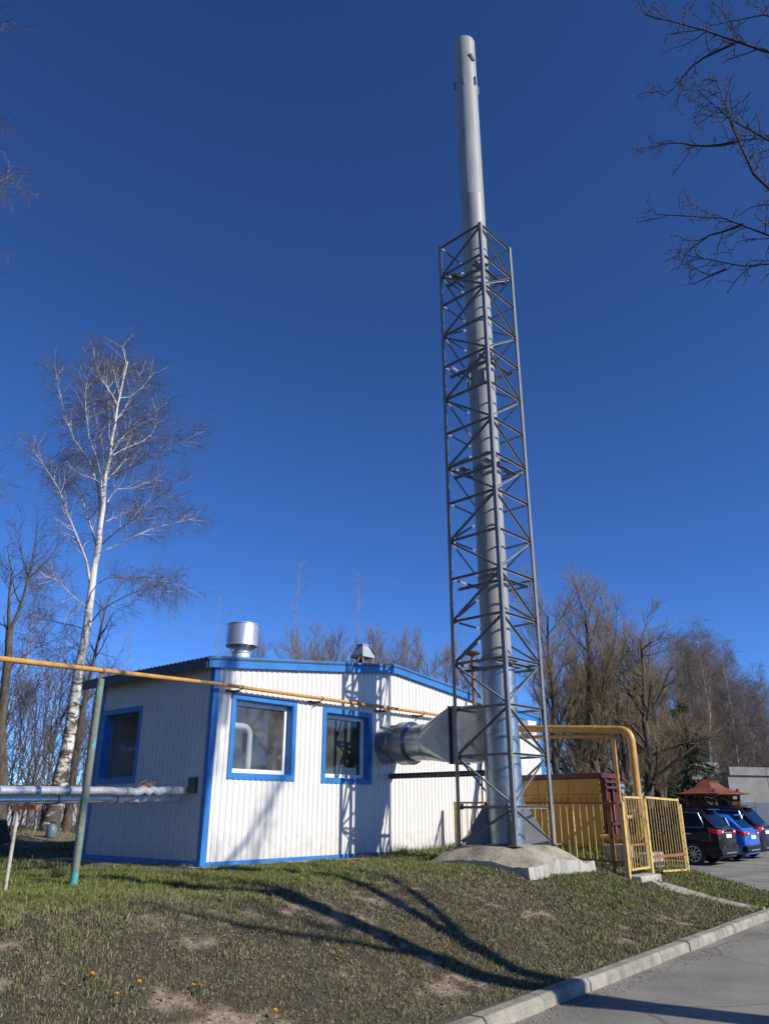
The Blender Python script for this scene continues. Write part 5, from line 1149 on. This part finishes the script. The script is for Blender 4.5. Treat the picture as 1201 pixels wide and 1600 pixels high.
# far birch grove on the right
x, y = put(1120, 62); bA = generic('grove_birch', 'bare birch with pale trunk in the far grove beyond the garage', 'birches of the far grove', (x, y, TG), 14.5, 0.105, 'birch', 41)
x, y = put(1165, 66); bB = generic('grove_birch', 'bare birch with pale trunk in the far grove beyond the garage', 'birches of the far grove', (x, y, TG), 13.5, 0.10, 'birch', 42)
rng = random.Random(77)
for k in range(34):
    px = 1085 + 150 * ((k * 0.618) % 1.0) + rng.uniform(-4, 4); d = rng.uniform(58, 86); hfac = 1.0 - 0.0022 * max(0, px - 1100)
    x, y = put(px, d); place(bA if k % 2 else bB, x, y, TG, rng.uniform(0, 6.28), hfac * rng.uniform(0.86, 1.08) * d / 66)
for k, (px, d, s_) in enumerate(((860, 60, 0.9), (900, 64, 0.95), (950, 66, 0.9), (1000, 64, 0.85), (1050, 62, 0.9), (1030, 70, 1.0), (920, 72, 1.0))):
    x, y = put(px, d); place(bA if k % 2 else bB, x, y, TG, k * 1.3, s_, 'bare birch standing far behind the row of olive trees', 'birches far behind the row')
# behind the boiler house
x, y = put(445, 33); sA = generic('young_birch', 'slender bare young birch rising above the roof just right of the round ventilator', 'young birches behind the roof', (x, y, 0.3), 10.9, 0.05, 'sapling', 51)
x, y = put(556, 34); place(sA, x, y, 0.3, 2.0, 1.0, 'slender bare young birch rising above the grey vent hood')
x, y = put(322, 33); place(sA, x, y, 0.3, 4.2, 0.86, 'slender bare young birch left of the round ventilator')
x, y = put(500, 36); place(sA, x, y, 0.3, 5.2, 0.80, 'short bare young birch between the two ventilators')
x, y = put(585, 38); place(sA, x, y, 0.3, 0.9, 0.9, 'slender bare young birch right of the grey vent hood')
x, y = put(725, 40); place(sA, x, y, 0.3, 3.1, 0.95, 'slender bare young birch seen through the tower bars above the roof')
x, y = put(495, 31); ap = generic('orchard_tree', 'crooked bare tree with a dark bent limb above the middle of the roof', None, (x, y, 0.3), 6.2, 0.16, 'spreading', 52)
x, y = put(560, 32); place(ap, x, y, 0.3, 2.2, 1.05, 'crooked bare tree showing just behind the grey vent hood')
x, y = put(635, 40); place(wB, x, y, 0.0, 2.6, 0.78, 'bushy bare tree above the right slope of the roof', 'bare trees behind the roof')
x, y = put(672, 43); place(wA, x, y, 0.0, 0.6, 0.86, 'bushy bare tree left of the tower above the roof end', 'bare trees behind the roof')
x, y = put(705, 47); place(wB, x, y, 0.0, 4.6, 0.86, 'bushy bare tree right behind the left tower leg', 'bare trees behind the roof')
x, y = put(770, 48); place(wA, x, y, 0.0, 3.6, 0.92, 'bushy bare tree hidden behind the chimney', 'bare trees behind the roof')
for k, (px, d, s_) in enumerate(((345, 37, .64), (395, 38, .70), (430, 40, .78), (465, 37, .72), (520, 39, .76), (555, 41, .78), (600, 40, .76), (300, 40, .58), (410, 36, .62), (485, 41, .80), (575, 36, .66), (640, 38, .72), (540, 36, .64))):
    x, y = put(px, d); place((wA, wB, wC)[k % 3], x, y, 0.2, k * 2.4, s_, 'low bushy bare tree in the thicket behind the roof', 'thicket behind the roof')
# left thicket
x, y = put(70, 27); bu = generic('bush', 'bare many stemmed bush in the thicket around the leaning birch', 'bushes on the left', (x, y, 0.33), 4.6, 0.05, 'bush', 61)
rng = random.Random(5)
for k, (px, d, s_) in enumerate(((20, 25, .8), (45, 31, 1.05), (95, 29, 1.0), (125, 27, .9), (150, 32, 1.0), (-15, 28, 1.0), (-50, 30, 1.1), (110, 36, 1.2), (60, 37, 1.25), (10, 36, 1.1), (170, 36, 1.2), (185, 30, .9), (-90, 34, 1.2), (140, 40, 1.3), (35, 42, 1.2), (90, 44, 1.2))):
    x, y = put(px, d); place(bu, x, y, 0.3, rng.uniform(0, 6.28), s_)
x, y = put(60, 34); place(sA, x, y, 0.3, 1.1, 0.75, 'slender bare young birch in the left thicket', 'young birches in the left thicket')
x, y = put(175, 36); place(sA, x, y, 0.3, 2.9, 0.80, 'slender bare young birch in the left thicket', 'young birches in the left thicket')
x, y = put(-6, 31); place(bA, x, y, 0.3, 2.9, 0.62, 'bare birch just inside the left edge behind the broken tree', None)
# birches beyond the left edge whose drooping branches reach into the picture
x, y = put(-315, 19); place(bA, x, y, 0.2, 0.4, 1.12, 'big birch just off the left edge, only its drooping branch tips in view', 'birches beyond the left edge')
x, y = put(-565, 15); place(bB, x, y, 0.1, 2.4, 1.30, 'birch farther off the left edge with its top branch tips in view', 'birches beyond the left edge')
# spruce among the far trees
def spruce(loc, H, seed):
    rng = random.Random(seed); loc = Vector(loc); root = tag(empty('spruce_tree', loc), 'dark green spruce with drooping boughs behind the gazebo', 'tree', 'spruces behind the gazebo')
    tr = [loc + Vector((0, 0, -0.3)), loc + Vector((0, 0, H * 0.5)), loc + Vector((0, 0, H))]
    me = tubes_mesh('trunk', [([(resample(tr, 6), [0.2 * (1 - i / 6.5) for i in range(6)])], 7, 0)], [M_BARK], loc); o = bpy.data.objects.new('trunk', me); COL.objects.link(o); o.parent = root
    b, tw = [], []
    for i in range(95):
        t = 0.16 + 0.83 * i / 95; z = H * t; L = (1 - t) * H * 0.34 + 0.2; a = rng.uniform(0, 6.28); d = v3((math.cos(a), math.sin(a), 0)); p = v3(loc) + v3((0, 0, z)); q = [p]
        for j in range(5): q.append(q[-1] + (d + v3((0, 0, 0.1 - 0.16 * j))) * L / 5)
        b.append((q, [0.02 * (1 - j / 6) + 0.004 for j in range(6)]))
        for j in range(1, 6):
            for s_ in range(9):
                u = rng.random(); p0 = q[j - 1] * (1 - u) + q[j] * u; sd = np.cross(d, v3((0, 0, 1))) * rng.choice((-1, 1)); dd = unit(d * 0.5 + sd * rng.uniform(0.2, 1) + v3((0, 0, rng.uniform(-0.9, -0.1)))); ln = rng.uniform(0.2, 0.5)
                tw.append(([p0, p0 + dd * ln * 0.5, p0 + dd * ln + v3((0, 0, -0.06))], [0.025, 0.022, 0.006]))
    me = tubes_mesh('crown', [(b, 4, 1), (tw, 3, 0)], [mat('spruce_needles', (0.035, 0.05, 0.022), 0.8, var=0.4, scale=2), M_BARK], loc); o = bpy.data.objects.new('crown', me); COL.objects.link(o); o.parent = root; return root
x, y = put(1083, 47); sprc = spruce((x, y, TG), 7.6, 3)
x, y = put(1052, 50); place(sprc, x, y, TG, 1.0, 0.9, 'dark green spruce between the olive tree and the gazebo')
x, y = put(1030, 45); place(sprc, x, y, TG, 2.0, 0.75, 'low dark green spruce behind the yellow fence panel')

# --- the tree beside the road on the right, its branches hang into the picture and its shadow falls on the bank
TX, TY = 8.05, 4.95
def rp(px, py, y): return at(px, py, y)
tb = Vector((TX, TY, -0.80)); fork = Vector((TX + 0.05, TY + 0.1, 3.1))
limbs = []
limbs.append(([fork, Vector((8.35, 4.35, 5.2)), Vector((8.9, 3.6, 8.0)), Vector((9.4, 3.0, 11.5)), Vector((9.6, 2.6, 14.5))], 0.21))
limbs.append(([fork + Vector((0, 0, .1)), Vector((8.15, 5.75, 5.2)), Vector((8.4, 6.5, 7.6)), Vector((8.6, 6.9, 10.5)), Vector((8.7, 7.3, 14.0))], 0.145))
limbs.append(([fork + Vector((0, 0, -.4)), Vector((9.1, 4.9, 5.0)), Vector((10.4, 4.6, 7.0)), Vector((11.6, 4.4, 9.5)), Vector((12.4, 4.0, 12.0))], 0.15))
limbs.append(([Vector((8.2, 5.4, 4.3)), Vector((9.4, 5.9, 6.2)), Vector((10.9, 6.3, 8.4)), Vector((12.0, 6.6, 11.0))], 0.10))
limbs.append(([Vector((8.6, 4.0, 6.3)), Vector((9.9, 3.9, 8.6)), Vector((11.2, 3.4, 11.6))], 0.10))
L2 = Vector((8.4, 6.5, 7.6))
for pts, y0, y1, r, st in (
    ([(1260, 95), (1201, 82), (1170, 75), (1145, 68), (1115, 56), (1085, 40), (1060, 28), (1030, 28), (1005, 22)], 8.4, 8.9, 0.045, Vector((8.5, 6.7, 8.8))),
    ([(1146, 68), (1120, 80), (1095, 92), (1075, 108), (1055, 135), (1032, 155)], 8.75, 9.2, 0.022, None),
    ([(1250, 40), (1201, 22), (1175, 25), (1140, 45), (1110, 40)], 8.2, 8.6, 0.03, Vector((8.5, 6.8, 9.4))),
    ([(1240, 345), (1201, 308), (1185, 282), (1165, 258), (1147, 225), (1142, 195), (1130, 150), (1118, 122)], 8.0, 8.4, 0.04, L2),
    ([(1147, 222), (1120, 228), (1085, 228), (1055, 222), (1022, 228)], 8.3, 8.7, 0.02, None),
    ([(1245, 235), (1201, 224), (1175, 215), (1150, 190), (1120, 178), (1095, 162), (1088, 140)], 8.1, 8.5, 0.03, L2 + Vector((0, 0, 0.4))),
    ([(1260, 215), (1201, 205), (1170, 215), (1145, 222)], 8.2, 8.35, 0.025, L2 + Vector((0, .2, 0.5))),
    ([(1250, 392), (1201, 362), (1175, 352), (1150, 342), (1115, 340), (1085, 330), (1055, 332), (1022, 335)], 8.0, 8.6, 0.03, Vector((8.3, 6.2, 6.6))),
    ([(1160, 350), (1130, 362), (1105, 368), (1085, 385), (1065, 400)], 8.15, 8.6, 0.016, None),
    ([(1260, 408), (1201, 408), (1165, 415), (1135, 418), (1105, 415), (1080, 408), (1068, 398)], 7.9, 8.5, 0.025, Vector((8.25, 6.0, 6.1))),
    ([(1135, 420), (1110, 430), (1080, 446)], 8.2, 8.5, 0.012, None)):
    n_ = len(pts) - 1; q = [rp(x, y, y0 + (y1 - y0) * i / n_) for i, (x, y) in enumerate(pts)]
    limbs.append((([st] if st is not None else []) + q, r))
for a_, b_, r in ((Vector((8.9, 3.6, 8.0)), Vector((6.8, 3.0, 10.5)), 0.06), (Vector((9.1, 3.3, 9.2)), Vector((11.5, 4.2, 12.5)), 0.06), (Vector((8.4, 6.4, 7.4)), Vector((10.8, 7.6, 10.2)), 0.06), (Vector((8.5, 4.1, 5.8)), Vector((10.6, 2.0, 8.2)), 0.06), (Vector((8.6, 7.0, 10.0)), Vector((7.0, 8.2, 13)), 0.05), (Vector((8.2, 4.5, 4.8)), Vector((6.2, 2.6, 7.0)), 0.06)):
    m_ = (a_ + b_) / 2 + Vector((0, 0, -0.3)); limbs.append(([a_, m_, b_], r))
spec_over = [dict(), dict(per=4.8, t0=0.15, pw=0.8, ang=46, asd=14, len=0.68, k=0.4, pts=5, trop=0.07, wig=0.20, rr=0.5, rmax=0.011, rmin=0.0065, rend=0.0045), dict(per=6.5, t0=0.12, ang=48, asd=14, len=0.31, pts=4, trop=0.06, wig=0.24, rmax=0.0065, rmin=0.0045, rend=0.0035), dict(per=9.0, t0=0.2, ang=50, asd=15, len=0.13, pts=3, trop=0.05, wig=0.2, rmin=0.0036, rend=0.003)]
tree_obj('roadside_tree', 'budding tree beside the road whose dark branches hang into the top right corner', None, tb, [tb - Vector((0, 0, 0.3)), Vector((TX - 0.02, TY + 0.03, 1.0)), fork], 0.25, 0.22, limbs, spec_over, 19, (M_BARK, M_TWIGD, M_TWIGD), npts=7, buds=(M_BUD, 0.55, 0.016), limb_mat_levels=2)
rng = random.Random(15)
for k in range(34):                                   # the wood left of the road and behind the photographer, mirrored in the panes
    a = R(rng.uniform(172, 292)); d = rng.uniform(15, 30) if a > R(205) else rng.uniform(24, 34); tx, ty = math.sin(a) * d, math.cos(a) * d
    if k % 2: place(sprc, tx, ty, -0.6, a * 7, rng.uniform(0.9, 1.35), 'dark spruce in the wood outside the picture', 'spruces left of the road')
    else: place(wC if k % 4 else wB, tx, ty, -0.6, a * 5, rng.uniform(0.95, 1.25), 'bare tree in the wood outside the picture', 'trees left of the road')

for k, (tx, ty) in enumerate(((-16, 15), (-17.5, 17.6), (-19, 13.2), (-20, 16.2), (-22, 19.5), (-23, 14.5), (-24, 17))):
    if k % 3 == 2: place(wB, tx, ty, 0.0, k * 1.9, 1.1, 'bare tree in the wood outside the picture', 'trees left of the road')
    else: place(sprc, tx, ty, 0.0, k * 2.3, 1.25, 'dark spruce in the wood outside the picture', 'spruces left of the road')

# ================================================================== GRASS
def blade_material(name, c_green, c_dry):
    m = mat(name, (0.1, 0.1, 0.05), 0.75, spec=0.25); nt = m.node_tree; b = nt.nodes['Principled BSDF']
    g = nt.nodes.new('ShaderNodeNewGeometry'); at_ = nt_attr(nt, 'tone')
    def ramp(cs):
        r = nt.nodes.new('ShaderNodeValToRGB'); r.color_ramp.elements[0].color = (*cs[0], 1); r.color_ramp.elements[1].color = (*cs[-1], 1)
        for i, c in enumerate(cs[1:-1]): e = r.color_ramp.elements.new((i + 1) / (len(cs) - 1)); e.color = (*c, 1)
        nt.links.new(g.outputs['Random Per Island'], r.inputs[0]); return r
    a, c = ramp(c_green), ramp(c_dry); mx = nt.nodes.new('ShaderNodeMix'); mx.data_type = 'RGBA'
    nt.links.new(at_.outputs['Fac'], mx.inputs[0]); nt.links.new(a.outputs[0], mx.inputs[6]); nt.links.new(c.outputs[0], mx.inputs[7]); nt.links.new(mx.outputs[2], b.inputs['Base Color'])
    b.inputs['Subsurface Weight'].default_value = 0.0
    return m
M_BLADE = blade_material('grass_blade', [(0.050, 0.080, 0.014), (0.10, 0.140, 0.024), (0.17, 0.19, 0.045), (0.33, 0.29, 0.12)], [(0.05, 0.042, 0.022), (0.16, 0.130, 0.072), (0.40, 0.33, 0.215), (0.09, 0.11, 0.028), (0.27, 0.215, 0.135)])
def scatter(name, n, srange, nrange, hrange, wid, seed, tag_kind='stuff', two=False, dens=None, lie=0.3, tone=None):
    rs = np.random.RandomState(seed); s = rs.uniform(*srange, n); nn = rs.uniform(*nrange, n)
    x = C0[0] + s * UX[0] + nn * NX[0]; y = C0[1] + s * UX[1] + nn * NX[1]; dist = np.hypot(x, y)
    c_, s__ = math.cos(PITCH), math.sin(PITCH)
    keep = (kerb_dist(s, nn) > 0.03) & (y > 3) & (np.abs(x) < 0.60 * y + 2.0)
    keep &= ~((s > -0.05) & (s < LEN) & (nn < 0.1) & (nn > -DEP - 0.05))
    keep &= ~((s > -0.9) & (s < 3.4) & (nn > -0.05) & (nn < 0.55) & (rs.rand(n) > 0.12)) & ~((s > -0.8) & (s < 0) & (nn > -3.8) & (nn < 0.2) & (rs.rand(n) > 0.15))
    tcs, tcn = SN(TC.x, TC.y); keep &= ~((np.abs(s - tcs + 0.08) < 1.15) & (np.abs(nn - tcn - 0.02) < 1.13))
    d = dryness(s, nn); ba = bareness(s, nn)
    p = np.clip((10.5 / np.maximum(dist, 6)) ** 1.6, 0.05, 1) * (1 - 0.90 * ba) * (1 - 0.15 * d)
    p = p * np.clip(0.30 + 1.9 * (fbm(s * 8.5 + 3, nn * 8.5 + 1, 2) - 0.25), 0.25, 1.0)
    if dens is not None: p = p * dens(s, nn)
    keep &= rs.rand(n) < p
    s, nn, x, y, d, dist = s[keep], nn[keep], x[keep], y[keep], d[keep], dist[keep]; m = len(s); z = ground(s, nn)
    h = rs.uniform(*hrange, m) * (1.15 - 0.55 * d) * (0.45 + 1.1 * fbm(s * 8.5 + 3, nn * 8.5 + 1, 2)) * (0.75 + 0.5 * vnoise(s * 2.3, nn * 2.3)); w = wid * rs.uniform(0.6, 1.3, m) * np.clip(dist / 9, 0.8, 2.2)
    a = rs.uniform(0, 2 * np.pi, m); ca, sa = np.cos(a), np.sin(a); le = np.minimum((lie + 0.75 * d) * rs.uniform(0.2, 1.5, m), 0.98) * h; b = rs.uniform(0, 2 * np.pi, m)
    lx, ly = np.cos(b) * le, np.sin(b) * le; up = np.sqrt(np.maximum(h * h - le * le, (0.22 * h) ** 2))
    V = np.empty((m, 5, 3)); V[:, 0] = np.stack([x - ca * w, y - sa * w, z - 0.008], -1); V[:, 1] = np.stack([x + ca * w, y + sa * w, z - 0.008], -1)
    V[:, 2] = np.stack([x + lx * 0.38 + ca * w * 0.8, y + ly * 0.38 + sa * w * 0.8, z + up * 0.62], -1); V[:, 3] = np.stack([x + lx * 0.38 - ca * w * 0.8, y + ly * 0.38 - sa * w * 0.8, z + up * 0.62], -1)
    V[:, 4] = np.stack([x + lx, y + ly, z + up], -1)
    me = bpy.data.meshes.new(name); me.vertices.add(m * 5); me.vertices.foreach_set('co', V.astype(np.float32).ravel())
    i0 = np.arange(m)[:, None] * 5; L = np.concatenate([i0 + np.array([[0, 1, 2, 3]]), i0 + np.array([[3, 2, 4]])], 1).astype(np.int32)
    me.loops.add(m * 7); me.loops.foreach_set('vertex_index', L.ravel()); me.polygons.add(m * 2)
    st = np.stack([np.arange(m) * 7, np.arange(m) * 7 + 4], -1).astype(np.int32).ravel(); me.polygons.foreach_set('loop_start', st); me.polygons.foreach_set('loop_total', np.tile(np.array([4, 3], np.int32), m))
    tn = np.clip((d if tone is None else tone) + rs.normal(0, 0.22, m), 0, 1); at_ = me.attributes.new('tone', 'FLOAT', 'POINT'); at_.data.foreach_set('value', np.repeat(tn, 5).astype(np.float32))
    me.materials.append(M_BLADE); me.update(calc_edges=True)
    o = bpy.data.objects.new(name, me); COL.objects.link(o); o['kind'] = 'stuff'; return o
scatter('grass', 1200000, (-8.5, 9.5), (-1, 6.4), (0.022, 0.070), 0.0030, 1)
scatter('grass', 150000, (-14, 9), (-18, -0.5), (0.03, 0.08), 0.0032, 2)
scatter('grass', 90000, (8, 17), (-1.5, 6.0), (0.025, 0.065), 0.0030, 3)
scatter('straw', 300000, (-8.5, 9), (0.5, 6.4), (0.04, 0.11), 0.0024, 9, lie=0.93, dens=lambda s, n: sstep(0.25, 0.7, dryness(s, n)), tone=1.0)
# longer weeds along the wall and by the base
scatter('weeds', 5200, (4.2, 6.6), (0.06, 0.8), (0.06, 0.20), 0.0035, 4, lie=0.35, dens=lambda s, n: np.clip(1.6 - np.abs(s - 5.6), 0.1, 1) * (n < 0.7))
scatter('weeds', 4600, (6.8, 10.5), (4.0, 4.6), (0.05, 0.15), 0.0032, 5, lie=0.4)
scatter('weeds', 5000, (6.2, 9.0), (1.0, 4.0), (0.05, 0.15), 0.0032, 6, lie=0.4)
# dandelions
def dandelion(loc, rz, s_):
    mb = MB(); L = Vector(loc); rng = random.Random(int(rz * 1000))
    mb.tube([L, L + Vector((0.004, 0, 0.035 * s_)), L + Vector((0.006, 0.004, 0.06 * s_))], 0.003, 5, mi=1)
    c = L + Vector((0.006, 0.004, 0.06 * s_)); r = 0.021 * s_; k = 14
    for lay, (rr, hh) in enumerate(((1.0, 0.004), (0.75, 0.010), (0.45, 0.014))):
        for j in range(k):
            a = rz + j * 2 * math.pi / k + lay * 0.2; d = Vector((math.cos(a), math.sin(a), 0)); q = Vector((-d.y, d.x, 0)) * 0.0042 * s_
            mb.add([c + d * 0.003 - q * 0.5, c + d * r * rr - q + Vector((0, 0, hh * s_)), c + d * r * rr + q + Vector((0, 0, hh * s_)), c + d * 0.003 + q * 0.5], [(0, 1, 2, 3)], 0)
    for j in range(6):
        a = rz * 3 + j * math.pi / 3; d = Vector((math.cos(a), math.sin(a), 0)); q = Vector((-d.y, d.x, 0)) * 0.009
        mb.add([L, L + d * 0.05 - q + Vector((0, 0, 0.015)), L + d * 0.095 + Vector((0, 0, 0.006)), L + d * 0.05 + q + Vector((0, 0, 0.015))], [(0, 1, 2, 3)], 1)
    return mb.build('dandelion', [mat('dandelion_yellow', (0.80, 0.50, 0.01), 0.7), mat('dandelion_leaf', (0.05, 0.10, 0.02), 0.7, var=0.2)], loc=loc, fix=False)
def hit(px, py):
    r = ray(px, py)
    for t in np.arange(4, 22, 0.02):
        x, y, z = r[0] * t, r[1] * t, CAMZ + r[2] * t
        if z <= gxy(x, y) + 0.03: return Vector((x, y, gxy(x, y)))
    return None
near_dand = [(142, 1533, 1.15, 'yellow dandelion on the dry bank, farthest left of the three low ones'), (215, 1545, 1.15, 'yellow dandelion with green leaves on the dry bank'), (180, 1562, 0.9, 'small yellow dandelion just below the other two on the dry bank'), (428, 1591, 1.15, 'yellow dandelion at the bottom edge of the lawn'), (694, 1501, 1.35, 'bright yellow dandelion in the tree shadow near the kerb'), (530, 1490, 0.8, 'small lone dandelion on the dry middle of the bank'), (301, 1545, 0.8, 'small half open dandelion on the dry bank')]
for i, (px, py, s_, lab) in enumerate(near_dand):
    p = hit(px, py)
    if p: tag(dandelion(p, i * 0.7, s_), lab, 'dandelion', 'dandelions on the lawn')
for i, (px, py) in enumerate(((470, 1377), (517, 1363), (458, 1383), (690, 1393), (945, 1392), (952, 1395), (1005, 1398), (978, 1400), (1042, 1463), (1010, 1475), (902, 1420), (950, 1445), (560, 1352), (548, 1350), (160, 1373), (185, 1374), (880, 1385), (1062, 1405), (1090, 1412), (1030, 1440), (806, 1457), (757, 1443))):
    p = hit(px, py)
    if p: tag(dandelion(p, i * 0.9 + 0.2, 1.0), 'tiny far dandelion flowering in the turf', 'dandelion', 'far dandelions')
# grit and dead bits gathered in the gutter and on the dry bank
def litter(name, n, place_fn, col, r0, r1, seed):
    rs = np.random.RandomState(seed); mb = MB()
    for i in range(n):
        s_, n_, z = place_fn(rs); a = rs.uniform(0, 6.28); r = rs.uniform(r0, r1); c = W(s_, n_, z + r * 0.3)
        d = Vector((math.cos(a), math.sin(a), rs.uniform(-0.4, 0.4))) * r; q = Vector((-math.sin(a), math.cos(a), rs.uniform(-0.4, 0.4))) * r * 0.7; u = Vector((0, 0, r * 0.6))
        mb.add([c - d, c + q, c + d, c - q, c + u], [(0, 1, 4), (1, 2, 4), (2, 3, 4), (3, 0, 4)])
    tag(mb.build(name, col, loc=W(0, 6, -0.8), fix=False), kind='stuff')
litter('grit', 1600, lambda rs: (rs.uniform(-3, 9), 6.60 + abs(rs.normal(0, 0.16)), ROADZ), mat('grit_stone', (0.24, 0.20, 0.15), 0.95, var=0.5, scale=9), 0.004, 0.014, 3)
def _bank(rs):
    while True:
        s_, n_ = rs.uniform(-6, 8), rs.uniform(1.5, 6.2)
        if rs.rand() < float(dryness(np.array([s_]), np.array([n_]))[0]) ** 2: return s_, n_, gz(s_, n_)
litter('clods', 2600, _bank, mat('soil_clod', (0.17, 0.125, 0.08), 0.95, var=0.5, scale=7), 0.008, 0.026, 4)
# dead leaves under the birch
def leaf_litter():
    rs = np.random.RandomState(8); mb = MB()
    for i in range(5200):
        s, n = rs.uniform(-9, 3), rs.uniform(-19, -7); x, y = (C0 + s * UX + n * NX)
        if abs(x) > 0.56 * y + 1: continue
        z = gz(s, n) + 0.015; a = rs.uniform(0, 6.28); r = rs.uniform(0.03, 0.06); d = Vector((math.cos(a), math.sin(a), rs.uniform(-0.3, 0.6))) * r; q = Vector((-math.sin(a), math.cos(a), rs.uniform(-0.5, 0.5))) * r * 0.6; c = Vector((x, y, z))
        mb.add([c - d, c + q, c + d, c - q], [(0, 1, 2, 3)])
    tag(mb.build('leaf_litter', mat('dead_leaf', (0.16, 0.095, 0.045), 0.85, var=0.4, scale=3), loc=W(-3, -11, 0.3), fix=False), kind='stuff')
leaf_litter()
